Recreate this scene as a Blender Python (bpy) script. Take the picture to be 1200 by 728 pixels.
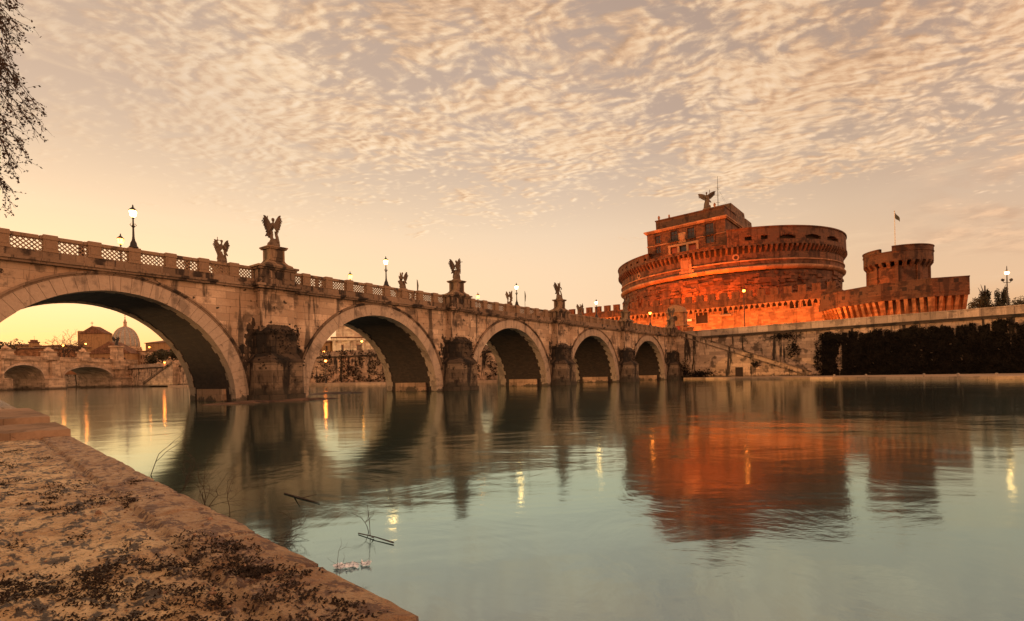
import bpy, bmesh, math, random
from mathutils import Vector, Matrix, noise
random.seed(7)
R = math.radians
for o in list(bpy.data.objects): bpy.data.objects.remove(o)
scene = bpy.context.scene
col = scene.collection

# ------------------------------------------------------------------ camera
CAM_Z, FPX, ROLL, PY = 1.87, 630.0, 1.2, 439.8
cam_data = bpy.data.cameras.new('camera'); cam = bpy.data.objects.new('camera', cam_data); col.objects.link(cam)
cam_data.sensor_width = 36; cam_data.lens = 36 * FPX / 1200
cam_data.shift_y = (PY - 364) / 1200
cam_data.clip_end = 9000; cam_data.clip_start = .05
cam.matrix_world = Matrix.Translation((0, 0, CAM_Z)) @ Matrix.Rotation(R(90), 4, 'X') @ Matrix.Rotation(R(-ROLL), 4, 'Z')
scene.camera = cam
scene.view_settings.view_transform = 'Standard'
scene.view_settings.look = 'None'
scene.view_settings.exposure = 0
scene.view_settings.gamma = 1

# ------------------------------------------------------------------ world
SUN_AZ, SUN_EL = -74.0, 5.5             # azimuth from +Y (negative = left), elevation
sd = Vector((math.sin(R(SUN_AZ)) * math.cos(R(SUN_EL)), math.cos(R(SUN_AZ)) * math.cos(R(SUN_EL)), math.sin(R(SUN_EL))))
world = bpy.data.worlds.new('World'); scene.world = world; world.use_nodes = True
wn, wl = world.node_tree.nodes, world.node_tree.links
wn.clear()

class G:
    """tiny node-graph helper"""
    def __init__(s, tree): s.t = tree; s.n = tree.nodes; s.l = tree.links
    def node(s, typ, **kw):
        nd = s.n.new(typ)
        for k, v in kw.items(): setattr(nd, k, v)
        return nd
    def put(s, sock, v):
        if isinstance(v, bpy.types.NodeSocket): s.l.new(v, sock)
        else:
            if hasattr(sock.default_value, '__len__') and not hasattr(v, '__len__'): v = [v] * len(sock.default_value)
            if hasattr(sock.default_value, '__len__') and len(sock.default_value) == 4 and len(v) == 3: v = (*v, 1)
            sock.default_value = v
    def m(s, op, a, b=None, c=None, clamp=False):
        nd = s.node('ShaderNodeMath', operation=op, use_clamp=clamp)
        s.put(nd.inputs[0], a)
        if b is not None: s.put(nd.inputs[1], b)
        if c is not None: s.put(nd.inputs[2], c)
        return nd.outputs[0]
    def v(s, op, a, b=None):
        nd = s.node('ShaderNodeVectorMath', operation=op)
        s.put(nd.inputs[0], a)
        if b is not None: s.put(nd.inputs[1], b)
        return nd.outputs['Value'] if op in ('DOT_PRODUCT', 'LENGTH') else nd.outputs[0]
    def mix(s, f, a, b, blend='MIX'):
        nd = s.node('ShaderNodeMix', data_type='RGBA', blend_type=blend)
        s.put(nd.inputs[0], f); s.put(nd.inputs[6], a); s.put(nd.inputs[7], b)
        return nd.outputs[2]
    def sep(s, a):
        nd = s.node('ShaderNodeSeparateXYZ'); s.put(nd.inputs[0], a); return nd.outputs
    def comb(s, x, y, z):
        nd = s.node('ShaderNodeCombineXYZ')
        for i, q in enumerate((x, y, z)): s.put(nd.inputs[i], q)
        return nd.outputs[0]
    def noise(s, vec, scale, detail=4, rough=.55, dist=0., w=None):
        nd = s.node('ShaderNodeTexNoise'); s.put(nd.inputs['Vector'], vec)
        nd.inputs['Scale'].default_value = scale; nd.inputs['Detail'].default_value = detail
        nd.inputs['Roughness'].default_value = rough; nd.inputs['Distortion'].default_value = dist
        return nd.outputs[0]
    def ramp(s, f, stops):
        nd = s.node('ShaderNodeValToRGB'); s.put(nd.inputs[0], f)
        cr = nd.color_ramp
        while len(cr.elements) < len(stops): cr.elements.new(.5)
        for e, (p, c) in zip(cr.elements, stops):
            e.position = p; e.color = (*c, 1) if hasattr(c, '__len__') else (c, c, c, 1)
        return nd.outputs[0]
    def step(s, f, a, b, lo=0., hi=1.):
        nd = s.node('ShaderNodeMapRange', interpolation_type='SMOOTHSTEP'); s.put(nd.inputs[0], f)
        nd.inputs[1].default_value = a; nd.inputs[2].default_value = b
        nd.inputs[3].default_value = lo; nd.inputs[4].default_value = hi
        return nd.outputs[0]

g = G(world.node_tree)
tc = g.node('ShaderNodeTexCoord').outputs['Generated']
dx, dy, dz = g.sep(tc)[:3]
up = g.m('MAXIMUM', dz, 0.0)
base = g.ramp(g.m('MULTIPLY', up, 1.0), [(0., (1.12, .48, .15)), (.05, (1.10, .61, .27)), (.12, (1.12, .79, .49)), (.25, (1.08, .80, .53)), (.42, (.88, .61, .41)), (.65, (.70, .48, .33)), (1., (.58, .46, .38))])
t = g.v('DOT_PRODUCT', tc, (math.sin(R(-47)), math.cos(R(-47)), .06))       # afterglow lobe beside the sun
base = g.mix(1, base, g.ramp(g.m('MULTIPLY_ADD', t, .5, .5), [(0., (3.5, 2.4, 2.0)), (.32, (3.0, 2.12, 1.8)), (.47, (.84, .76, .74)), (.6, (.84, .78, .75)), (.8, (.99, .97, .97)), (1., (1.12, 1.08, 1.0))]), 'MULTIPLY')  # unseen sky behind the camera brightened to light the bridge face
glow = g.m('MULTIPLY', g.m('POWER', g.m('MAXIMUM', t, 0), 14), g.step(dz, 0., .28, 1., .1))
base = g.mix(g.m('MULTIPLY', glow, .9), base, (1.0, .34, .02), 'ADD')
sky = g.node('ShaderNodeTexSky', sky_type='NISHITA', sun_disc=False, sun_elevation=R(SUN_EL), sun_rotation=R(SUN_AZ), air_density=1.4, dust_density=3.0)
base = g.mix(.10, base, g.mix(1, sky.outputs[0], (.10, .10, .10), 'MULTIPLY'))
# altocumulus sheet on a flat layer overhead
k = g.m('ADD', up, .10)
cp = g.comb(g.m('DIVIDE', dx, k), g.m('DIVIDE', dy, k), 0.)
nz = g.node('ShaderNodeTexNoise'); g.put(nz.inputs['Vector'], cp); nz.inputs['Scale'].default_value = 2.2; nz.inputs['Detail'].default_value = 3
cpw = g.v('ADD', cp, g.v('MULTIPLY', g.v('SUBTRACT', nz.outputs[1], (.5, .5, .5)), (.22, .22, 0)))
rot = g.node('ShaderNodeMapping'); g.put(rot.inputs[0], cpw); rot.inputs['Rotation'].default_value = (0, 0, R(24)); rot.inputs['Scale'].default_value = (.85, 1.25, 1)
def dens(vec):
    f = g.noise(vec, 30., 7, .62, .05); m_ = g.noise(vec, 8., 5, .58, .1)
    vo = g.node('ShaderNodeTexVoronoi', feature='SMOOTH_F1'); g.put(vo.inputs['Vector'], vec); vo.inputs['Scale'].default_value = 26; vo.inputs['Smoothness'].default_value = .7
    return g.m('ADD', g.m('ADD', g.m('MULTIPLY', f, .38), g.m('MULTIPLY', m_, .50)), g.m('MULTIPLY', g.m('SUBTRACT', .62, vo.outputs['Distance']), .26))
off = (.009, .012, 0)
d0 = dens(rot.outputs[0]); d1 = dens(g.v('ADD', rot.outputs[0], off))
relief = g.m('MULTIPLY', g.m('SUBTRACT', d0, d1), 2.6)
big = g.noise(cp, 1.5, 6, .58)
right = g.step(dx, .35, .80)
cover = g.m('ADD', g.m('MULTIPLY', g.m('SUBTRACT', big, .5), .85), g.step(g.m('ADD', dz, g.m('MULTIPLY', right, .06)), .19, .40, -.17, .09))
thick = g.m('ADD', d0, cover)
cm = g.m('MULTIPLY', g.step(thick, .42, .64), g.step(dz, .10, .26))
cm = g.m('MULTIPLY', cm, g.step(t, .78, .97, 1., .35))
lum = g.m('ADD', g.m('ADD', relief, .55), g.m('MULTIPLY', g.m('SUBTRACT', g.noise(cp, 2.6, 4, .6), .5), 1.1), clamp=True)
lum = g.m('SUBTRACT', lum, g.step(dz, .42, .66, 0., .35), clamp=True)
ccol = g.ramp(lum, [(0., (.55, .33, .19)), (.35, (.84, .54, .32)), (.62, (1.03, .74, .47)), (1., (1.15, .90, .64))])
ccol = g.mix(1, ccol, g.ramp(g.m('MULTIPLY_ADD', t, .5, .5), [(0., (1.6, 1.3, 1.2)), (.42, (1., .92, .88)), (.6, (.95, .88, .82)), (.8, (1., .98, .95)), (1., (1.02, 1.02, 1.0))]), 'MULTIPLY')
gap = g.mix(g.m('MULTIPLY', g.step(g.m('ADD', dz, g.m('MULTIPLY', right, .10)), .16, .42), .8), base, g.mix(1, base, (.66, .73, .88), 'MULTIPLY'))
skyc = g.mix(g.m('MULTIPLY', cm, .76), gap, ccol)
bank = g.noise(g.comb(g.m('MULTIPLY', dx, 2.4), g.m('MULTIPLY', dy, 2.4), g.m('MULTIPLY', dz, 7.)), 1.3, 8, .6, .4)
bk = g.m('MULTIPLY', g.m('MULTIPLY', g.step(bank, .50, .66), g.step(dx, .52, .68)), g.m('MULTIPLY', g.step(dz, .12, .20), g.step(dz, .30, .42, 1., 0.)))
skyc = g.mix(g.m('MULTIPLY', bk, .8), skyc, g.mix(g.step(g.noise(cpw, 6., 6, .6), .4, .62), (.62, .37, .23), (1.02, .62, .36)))
# thin cirrus streaks low down
st = g.noise(g.comb(g.m('MULTIPLY', dx, 3.0), g.m('MULTIPLY', dy, 3.0), g.m('MULTIPLY', dz, 26.)), 1.6, 5, .6, .6)
skyc = g.mix(g.m('MULTIPLY', g.step(st, .55, .75), .22), skyc, (1.0, .72, .45))
bg = g.node('ShaderNodeBackground'); g.put(bg.inputs[0], skyc); bg.inputs[1].default_value = 1.0
wo = g.node('ShaderNodeOutputWorld'); wl.new(bg.outputs[0], wo.inputs[0])

# ------------------------------------------------------------------ sun (low, soft, behind the far dome)
sun_l = bpy.data.lights.new('sun', 'SUN'); sun_l.energy = 2.6; sun_l.angle = R(3); sun_l.color = (1, .50, .18)
sun = bpy.data.objects.new('sun', sun_l); col.objects.link(sun)
sun.rotation_euler = (-sd).to_track_quat('-Z', 'Y').to_euler()

# ------------------------------------------------------------------ helpers
def at(x, y, Y):
    """pixel of the 1200x728 photograph + depth -> world point (used to survey the place)"""
    u, v = (x - 600) / FPX, (PY - y) / FPX
    c, s = math.cos(R(ROLL)), math.sin(R(ROLL))
    return Vector(((u * c + v * s) * Y, Y, CAM_Z + (-u * s + v * c) * Y))

class MB:
    def __init__(s): s.v = []; s.f = []
    def add(s, vs, fs):
        b = len(s.v); s.v += [tuple(p) for p in vs]; s.f += [tuple(b + i for i in f) for f in fs]
    def box(s, x0, x1, y0, y1, z0, z1, M=None, taper=0.):
        a = taper
        vs = [(x0, y0, z0), (x1, y0, z0), (x1, y1, z0), (x0, y1, z0), (x0 + a, y0 + a, z1), (x1 - a, y0 + a, z1), (x1 - a, y1 - a, z1), (x0 + a, y1 - a, z1)]
        if M is not None: vs = [M @ Vector(p) for p in vs]
        s.add(vs, [(0, 3, 2, 1), (4, 5, 6, 7), (0, 1, 5, 4), (1, 2, 6, 5), (2, 3, 7, 6), (3, 0, 4, 7)])
    def prism(s, poly, z0, z1, top=None):
        n = len(poly); top = top or poly
        s.add([(p[0], p[1], z0) for p in poly] + [(p[0], p[1], z1) for p in top],
              [tuple(range(n - 1, -1, -1)), tuple(range(n, 2 * n))] + [(i, (i + 1) % n, n + (i + 1) % n, n + i) for i in range(n)])
    def tube(s, pts, rad, n=6, cap=True):
        pts = [Vector(p) for p in pts]
        if not hasattr(rad, '__len__'): rad = [rad] * len(pts)
        rings = []
        for i, p in enumerate(pts):
            d = (pts[min(i + 1, len(pts) - 1)] - pts[max(i - 1, 0)])
            if d.length < 1e-7: d = Vector((0, 0, 1))
            d.normalize()
            a = d.cross(Vector((0, 0, 1)) if abs(d.z) < .9 else Vector((1, 0, 0))).normalized(); b = d.cross(a)
            rings.append([p + (a * math.cos(2 * math.pi * j / n) + b * math.sin(2 * math.pi * j / n)) * rad[i] for j in range(n)])
        vs = [q for r in rings for q in r]; fs = []
        for i in range(len(rings) - 1):
            for j in range(n):
                fs.append((i * n + j, i * n + (j + 1) % n, (i + 1) * n + (j + 1) % n, (i + 1) * n + j))
        if cap: fs += [tuple(range(n - 1, -1, -1)), tuple(range((len(rings) - 1) * n, len(rings) * n))]
        s.add(vs, fs)
    def lathe(s, prof, n=32, c=(0, 0), sx=1., sy=1., a0=0., a1=2 * math.pi):
        full = abs(a1 - a0 - 2 * math.pi) < 1e-6
        m = n if full else n + 1
        vs = [(c[0] + r * sx * math.cos(a0 + (a1 - a0) * j / n), c[1] + r * sy * math.sin(a0 + (a1 - a0) * j / n), z) for r, z in prof for j in range(m)]
        fs = []
        for i in range(len(prof) - 1):
            for j in range(n):
                k = (j + 1) % m
                fs.append((i * m + j, i * m + k, (i + 1) * m + k, (i + 1) * m + j))
        if full:
            if prof[0][0] > 1e-4: fs.append(tuple(range(n - 1, -1, -1)))
            if prof[-1][0] > 1e-4: fs.append(tuple(range((len(prof) - 1) * n, len(prof) * n)))
        s.add(vs, fs)
    def ball(s, c, r, n=10, sz=(1, 1, 1)):
        m = n // 2 + 1
        pr = [(max(math.sin(math.pi * i / (m)), 1e-3), -math.cos(math.pi * i / m)) for i in range(m + 1)]
        vs = [(c[0] + r * a * sz[0] * math.cos(2 * math.pi * j / n), c[1] + r * a * sz[1] * math.sin(2 * math.pi * j / n), c[2] + r * b * sz[2]) for a, b in pr for j in range(n)]
        s.add(vs, [(i * n + j, i * n + (j + 1) % n, (i + 1) * n + (j + 1) % n, (i + 1) * n + j) for i in range(m) for j in range(n)])
    def mesh(s, name, mat, smooth=False, recalc=True):
        me = bpy.data.meshes.new(name); me.from_pydata(s.v, [], s.f)
        if recalc:
            bm = bmesh.new(); bm.from_mesh(me); bmesh.ops.recalc_face_normals(bm, faces=bm.faces); bm.to_mesh(me); bm.free()
        if mat: me.materials.append(mat)
        if smooth: me.polygons.foreach_set('use_smooth', [True] * len(me.polygons))
        me.update(); return me
    def build(s, name, mat, parent=None, smooth=False, recalc=True, label=None):
        o = bpy.data.objects.new(name, s.mesh(name, mat, smooth, recalc)); col.objects.link(o)
        if parent is not None: o.parent = parent
        if label: o['label'] = label
        return o

def empty(name, loc=(0, 0, 0), rz=0.):
    o = bpy.data.objects.new(name, None); col.objects.link(o); o.location = loc; o.rotation_euler = (0, 0, rz); o.empty_display_size = .5
    return o
def tag(o, label, cat, group=None):
    o['label'] = label; o['category'] = cat
    if group: o['group'] = group
    return o
def structure(o): o['kind'] = 'structure'; return o
def stuff(o): o['kind'] = 'stuff'; return o
def put(name, me, parent=None, loc=(0, 0, 0), rz=0., sc=(1, 1, 1)):
    o = bpy.data.objects.new(name, me); col.objects.link(o); o.location = loc; o.rotation_euler = (0, 0, rz); o.scale = sc
    if parent is not None: o.parent = parent
    return o
def copy_tree(o, parent=None):
    c = o.copy(); col.objects.link(c)
    if parent is not None: c.parent = parent
    for ch in list(o.children): copy_tree(ch, c)
    return c
def remesh(mb, name, mat, size, smooth=True):
    me = mb.mesh(name, None); o = bpy.data.objects.new('tmp', me); col.objects.link(o)
    md = o.modifiers.new('r', 'REMESH'); md.mode = 'VOXEL'; md.voxel_size = size; md.use_smooth_shade = smooth
    sm = o.modifiers.new('s', 'SMOOTH'); sm.iterations = 2; sm.factor = .5
    dg = bpy.context.evaluated_depsgraph_get(); r = bpy.data.meshes.new_from_object(o.evaluated_get(dg))
    bpy.data.objects.remove(o); bpy.data.meshes.remove(me); r.name = name
    r.materials.clear(); r.materials.append(mat); return r

def holed(mb, pane, f, u0, u1, v0, v1, holes, depth, du=2., dv=3., back=True):
    """wall sheet f(u,v,d) with real rectangular openings, reveals and a recessed back"""
    us = {u0, u1}; vs_ = {v0, v1}
    for a, b, c, d in holes: us |= {a, b}; vs_ |= {c, d}
    n = max(1, int((u1 - u0) / du)); us |= {u0 + (u1 - u0) * i / n for i in range(n + 1)}
    n = max(1, int((v1 - v0) / dv)); vs_ |= {v0 + (v1 - v0) * i / n for i in range(n + 1)}
    us = sorted(us); vs_ = sorted(vs_)
    def inh(u, v): return any(a < u < b and c < v < d for a, b, c, d in holes)
    for i in range(len(us) - 1):
        for j in range(len(vs_) - 1):
            if us[i + 1] - us[i] < 1e-5 or vs_[j + 1] - vs_[j] < 1e-5: continue
            a, b, c, d = us[i], us[i + 1], vs_[j], vs_[j + 1]
            if not inh((a + b) / 2, (c + d) / 2):
                mb.add([f(a, c, 0), f(b, c, 0), f(b, d, 0), f(a, d, 0)], [(0, 1, 2, 3)])
            else:
                if pane is not None: pane.add([f(a, c, depth), f(b, c, depth), f(b, d, depth), f(a, d, depth)], [(0, 1, 2, 3)])
                e = 1e-3
                for (p, q, uu, vv) in (((a, c), (a, d), a - e, (c + d) / 2), ((b, c), (b, d), b + e, (c + d) / 2), ((a, c), (b, c), (a + b) / 2, c - e), ((a, d), (b, d), (a + b) / 2, d + e)):
                    if not inh(uu, vv):
                        mb.add([f(*p, 0), f(*q, 0), f(*q, depth + .02), f(*p, depth + .02)], [(0, 1, 2, 3)])

# ------------------------------------------------------------------ materials
def new_mat(name):
    m = bpy.data.materials.new(name); m.use_nodes = True
    return m, G(m.node_tree), m.node_tree.nodes['Principled BSDF']
def plain(name, c, rough=.6, metal=0., nscale=6., namt=.25, spec=.3):
    m, g, b = new_mat(name)
    co = g.node('ShaderNodeTexCoord').outputs['Object']
    n = g.noise(co, nscale, 5, .6)
    g.put(b.inputs['Base Color'], g.mix(g.step(n, .3, .7), tuple(x * (1 - namt) for x in c), tuple(min(1, x * (1 + namt)) for x in c)))
    b.inputs['Roughness'].default_value = rough; b.inputs['Metallic'].default_value = metal; b.inputs['Specular IOR Level'].default_value = spec
    return m
def emit(name, c, s):
    m, g, b = new_mat(name); b.inputs['Base Color'].default_value = (.8, .7, .5, 1)
    b.inputs['Emission Color'].default_value = (*c, 1); b.inputs['Emission Strength'].default_value = s
    return m
def stone(name, c, dark=(.016, .012, .009), block=(1.5, .62), joint=.018, stain=.5, streak=.5, holes=.3, damp=0., polar=None, bump=.5, var=.35, rough=.85, sc=1., tint=None, jdark=.45, uax=(1, 1)):
    """weathered masonry: courses, joints, blotches, vertical run-off streaks, putlog holes, damp foot"""
    m, g, b = new_mat(name)
    tcn = g.node('ShaderNodeTexCoord'); co = tcn.outputs['Object']
    x, y, z = g.sep(co)[:3]
    if polar: uu = g.m('MULTIPLY', g.m('ARCTAN2', y, x), polar)
    else: uu = g.m('ADD', g.m('MULTIPLY', x, uax[0]), g.m('MULTIPLY', y, uax[1]))
    uv = g.comb(uu, z, 0.)
    br = g.node('ShaderNodeTexBrick'); g.put(br.inputs['Vector'], uv); br.offset = .5
    br.inputs['Scale'].default_value = 1; br.inputs['Brick Width'].default_value = block[0]; br.inputs['Row Height'].default_value = block[1]
    br.inputs['Mortar Size'].default_value = joint; br.inputs['Mortar Smooth'].default_value = .3; br.inputs['Bias'].default_value = 0
    br.inputs['Color1'].default_value = (0, 0, 0, 1); br.inputs['Color2'].default_value = (1, 1, 1, 1); br.inputs['Mortar'].default_value = (.5, .5, .5, 1)
    lo = tuple(q * (1 - var) for q in c); hi = tuple(min(.9, q * (1 + var)) for q in c)
    cc = g.mix(br.outputs['Color'], lo, hi)
    n1 = g.noise(co, .55 * sc, 6, .62)
    if tint: cc = g.mix(g.step(g.noise(co, .23 * sc, 5, .6), .42, .62), cc, tint)
    fine = g.noise(co, 5.5 * sc, 5, .65)
    cc = g.mix(g.m('MULTIPLY', g.step(fine, .35, .75), .45), cc, tuple(q * .55 for q in c))
    cc = g.mix(g.m('MULTIPLY', g.step(n1, .52, .62), stain), cc, dark)
    sv = g.comb(g.m('MULTIPLY', uu, .9 * sc), g.m('MULTIPLY', y, .2), g.m('MULTIPLY', z, .10 * sc))
    s1 = g.noise(sv, 1.0, 5, .65, .3)
    cc = g.mix(g.m('MULTIPLY', g.step(s1, .53, .61), streak), cc, dark)
    cc = g.mix(g.m('MULTIPLY', br.outputs['Fac'], jdark), cc, dark)
    hn = g.noise(g.comb(uu, g.m('MULTIPLY', y, .3), z), 1.7 * sc, 3, .5)
    hm = g.step(hn, .66, .71)
    cc = g.mix(g.m('MULTIPLY', hm, holes), cc, tuple(q * .6 for q in dark))
    if damp:
        wz = g.sep(g.node('ShaderNodeNewGeometry').outputs['Position'])[2]
        dm = g.step(g.m('ADD', wz, g.m('MULTIPLY', g.m('SUBTRACT', n1, .5), 3.5)), damp * .35, damp, 1., 0.)
        cc = g.mix(g.m('MULTIPLY', dm, .8), cc, (.028, .026, .018))
    g.put(b.inputs['Base Color'], cc)
    b.inputs['Roughness'].default_value = rough; b.inputs['Specular IOR Level'].default_value = .25
    h = g.m('SUBTRACT', g.m('ADD', g.m('MULTIPLY', fine, .5), g.m('MULTIPLY', n1, .6)), g.m('ADD', g.m('MULTIPLY', br.outputs['Fac'], .45), g.m('MULTIPLY', hm, .8)))
    bp = g.node('ShaderNodeBump'); bp.inputs['Strength'].default_value = bump; bp.inputs['Distance'].default_value = .12; g.put(bp.inputs['Height'], h)
    g.put(b.inputs['Normal'], bp.outputs[0])
    return m

M = {}
M['travertine'] = stone('travertine', (.50, .36, .235), block=(1.7, .66), stain=.6, streak=.75, holes=.9, damp=1.6, tint=(.34, .22, .13))
M['ring'] = stone('arch_ring_travertine', (.48, .36, .25), block=(90, 90), joint=0, stain=.4, streak=.35, holes=.4, damp=.5)
M['plinth'] = stone('plinth_stone', (.42, .26, .15), block=(1.4, .6), stain=.25, streak=.3, holes=.1, damp=.4)
M['soot'] = stone('sooty_stone', (.20, .135, .085), block=(1.9, 9), joint=.02, stain=.9, streak=.85, holes=.2)
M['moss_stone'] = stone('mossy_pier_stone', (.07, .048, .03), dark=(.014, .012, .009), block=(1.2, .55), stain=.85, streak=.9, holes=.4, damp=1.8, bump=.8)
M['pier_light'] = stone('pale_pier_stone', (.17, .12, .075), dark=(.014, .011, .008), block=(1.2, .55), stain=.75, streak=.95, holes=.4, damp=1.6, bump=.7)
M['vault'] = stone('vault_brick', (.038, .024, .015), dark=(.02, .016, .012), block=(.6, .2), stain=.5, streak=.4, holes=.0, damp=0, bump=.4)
M['balustrade'] = stone('balustrade_stone', (.27, .175, .105), block=(50, 50), joint=0, stain=.7, streak=.8, holes=.0)
M['statue'] = stone('statue_marble', (.17, .12, .08), block=(90, 90), joint=0, stain=.5, streak=.6, holes=0, bump=.3, sc=2.)
M['iron'] = plain('dark_iron', (.02, .017, .015), .5)
M['brick'] = stone('castle_brick', (.130, .058, .029), dark=(.028, .014, .009), block=(1.1, .38), stain=.8, streak=.7, holes=.5, polar=38., bump=.8, sc=.75, tint=(.115, .06, .036))
M['rubble'] = stone('castle_rubble', (.115, .050, .025), dark=(.04, .02, .012), block=(1.6, .9), stain=.85, streak=.6, holes=.8, polar=38., bump=1., sc=.6)
M['brick_flat'] = stone('castle_brickwork', (.130, .058, .029), dark=(.03, .015, .01), block=(1.0, .34), stain=.75, streak=.65, holes=.4, bump=.7, sc=.8, tint=(.12, .062, .036))
M['cornice'] = stone('castle_cornice_stone', (.30, .16, .085), dark=(.10, .05, .03), block=(2.5, 9), stain=.4, streak=.3, holes=0, polar=38.)
M['plaster'] = stone('curtain_plaster', (.34, .165, .075), dark=(.07, .03, .015), block=(1.2, .5), joint=.01, stain=.45, streak=.5, holes=.15, bump=.4, sc=.6, jdark=.2)
M['dark_rock'] = stone('dark_masonry', (.15, .09, .055), dark=(.03, .02, .014), block=(1.1, .5), stain=.8, streak=.6, holes=.5, bump=.9)
M['quay_wall'] = stone('embankment_travertine', (.48, .33, .21), dark=(.022, .017, .013), block=(1.8, .7), stain=.7, streak=.95, holes=.3, damp=1.2, bump=.6, uax=(.71, -.71))
M['quay_top'] = stone('embankment_coping', (.45, .33, .23), block=(2.2, 9), stain=.4, streak=.3, holes=.15, uax=(.71, -.71))
M['paving'] = stone('quay_paving', (.42, .28, .17), block=(2.5, 2.5), stain=.3, streak=.2, holes=.1)
M['pale'] = stone('pale_render', (.80, .62, .42), block=(2.4, .9), stain=.25, streak=.3, holes=0)
M['far_stone'] = stone('far_travertine', (.47, .33, .21), block=(2.4, .9), stain=.3, streak=.35, holes=.1, damp=1.5)
M['far_house'] = stone('ochre_render', (.40, .24, .11), block=(80, 80), joint=0, stain=.25, streak=.3, holes=0)
M['roof_tile'] = stone('roof_tiles', (.20, .10, .055), block=(.4, .4), stain=.4, streak=.3, holes=0)
M['lead'] = plain('dome_lead', (.26, .25, .21), .6, 0, .4)
M['glass'] = plain('dark_window', (.03, .026, .024), .15, 0, 1., .2, .5)
M['dark_open_shade'] = plain('dark_opening_shade', (.03, .018, .012), .9)  # dark colour standing in for shade in openings and behind corbels
M['frame'] = plain('window_stone', (.28, .16, .085), .8)
M['bark'] = plain('bark', (.045, .032, .022), .9, 0, 12., .4)
M['leaf'] = plain('dark_leaves', (.045, .04, .018), .7, 0, 3., .5)
M['bud'] = plain('withered_leaves', (.05, .032, .022), .8, 0, 5., .4)
M['ivy'] = plain('ivy_leaves', (.012, .0085, .005), .75, 0, .8, .5, .15)
M['grass_land'] = plain('land', (.10, .075, .045), .95, 0, .1)
M['white_poly'] = plain('white_plastic', (.80, .88, .96), .4, 0, 20., .05)
M['cloth'] = plain('dark_clothing', (.035, .025, .022), .9)
M['skin'] = plain('skin', (.35, .2, .13), .6)
M['sign_white'] = plain('white_board', (.7, .62, .5), .6)
M['red_door'] = plain('red_painted_wood', (.30, .03, .015), .6)
M['flag'] = plain('flag_cloth', (.10, .10, .07), .8)
M['lamp_white'] = emit('lit_lamp_glass', (1, .48, .15), 24)
M['lamp_orange'] = emit('lit_orange_lamp', (1, .30, .04), 14)
M['lamp_red'] = emit('lit_deep_orange_lamp', (1, .20, .02), 22)
M['glow_wall'] = emit('lit_interior', (1, .10, .015), .12); M['glow_wall'].node_tree.nodes['Principled BSDF'].inputs['Base Color'].default_value = (.12, .03, .02, 1)  # faint red glow put into the loggia's back wall itself

# water: smoothed by a long exposure, green river body under a sky mirror
m, g, b = new_mat('river_water'); M['water'] = m
g.n.remove(b)
pos = g.node('ShaderNodeNewGeometry').outputs['Position']
px, py, pz = g.sep(pos)[:3]
# along-stream axis is (-.70,.71); stretch the ripples across the line of sight
al = g.m('ADD', g.m('MULTIPLY', px, -.62), g.m('MULTIPLY', py, .78)); ac = g.m('ADD', g.m('MULTIPLY', px, .78), g.m('MULTIPLY', py, .62))
w1 = g.noise(g.comb(g.m('MULTIPLY', al, .55), g.m('MULTIPLY', ac, .55), 0.), 1.0, 6, .58, .8)
w2 = g.noise(g.comb(g.m('MULTIPLY', px, .10), g.m('MULTIPLY', py, .22), 3.), 1.0, 4, .55, .6)
w3 = g.noise(g.comb(g.m('MULTIPLY', px, 2.2), g.m('MULTIPLY', py, 3.5), 3.), 1.0, 3, .5, .3)
rough_area = g.step(g.noise(g.comb(g.m('MULTIPLY', al, .02), g.m('MULTIPLY', ac, .05), 7.), 1., 3, .5), .4, .65, .35, 1.)
hgt = g.m('MULTIPLY', g.m('ADD', g.m('ADD', g.m('MULTIPLY', w1, .16), g.m('MULTIPLY', w2, .5)), g.m('MULTIPLY', w3, .012)), rough_area)
bp = g.node('ShaderNodeBump'); bp.inputs['Strength'].default_value = .10; bp.inputs['Distance'].default_value = 1.0; g.put(bp.inputs['Height'], hgt)
lw = g.node('ShaderNodeLayerWeight'); lw.inputs['Blend'].default_value = .5
facing = g.m('SUBTRACT', 1., lw.outputs['Facing'])     # 1 looking straight down, 0 grazing
gl = g.node('ShaderNodeBsdfAnisotropic') if False else g.node('ShaderNodeBsdfGlossy')
g.put(gl.inputs['Color'], g.ramp(facing, [(0., (1., .97, .88)), (.03, (.80, .91, .87)), (.11, (.64, .84, .82)), (.2, (.52, .75, .77)), (.42, (.50, .64, .70)), (1., (.15, .24, .26))]))
gl.inputs['Roughness'].default_value = .09; g.put(gl.inputs['Normal'], bp.outputs[0])
df = g.node('ShaderNodeBsdfDiffuse'); df.inputs['Color'].default_value = (.012, .045, .044, 1)
mx = g.node('ShaderNodeMixShader'); g.put(mx.inputs[0], g.ramp(facing, [(0., 1.), (.06, .90), (.2, .80), (.45, .68), (1., .2)]))
g.l.new(df.outputs[0], mx.inputs[1]); g.l.new(gl.outputs[0], mx.inputs[2])
g.l.new(mx.outputs[0], g.n['Material Output'].inputs[0])

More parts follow.
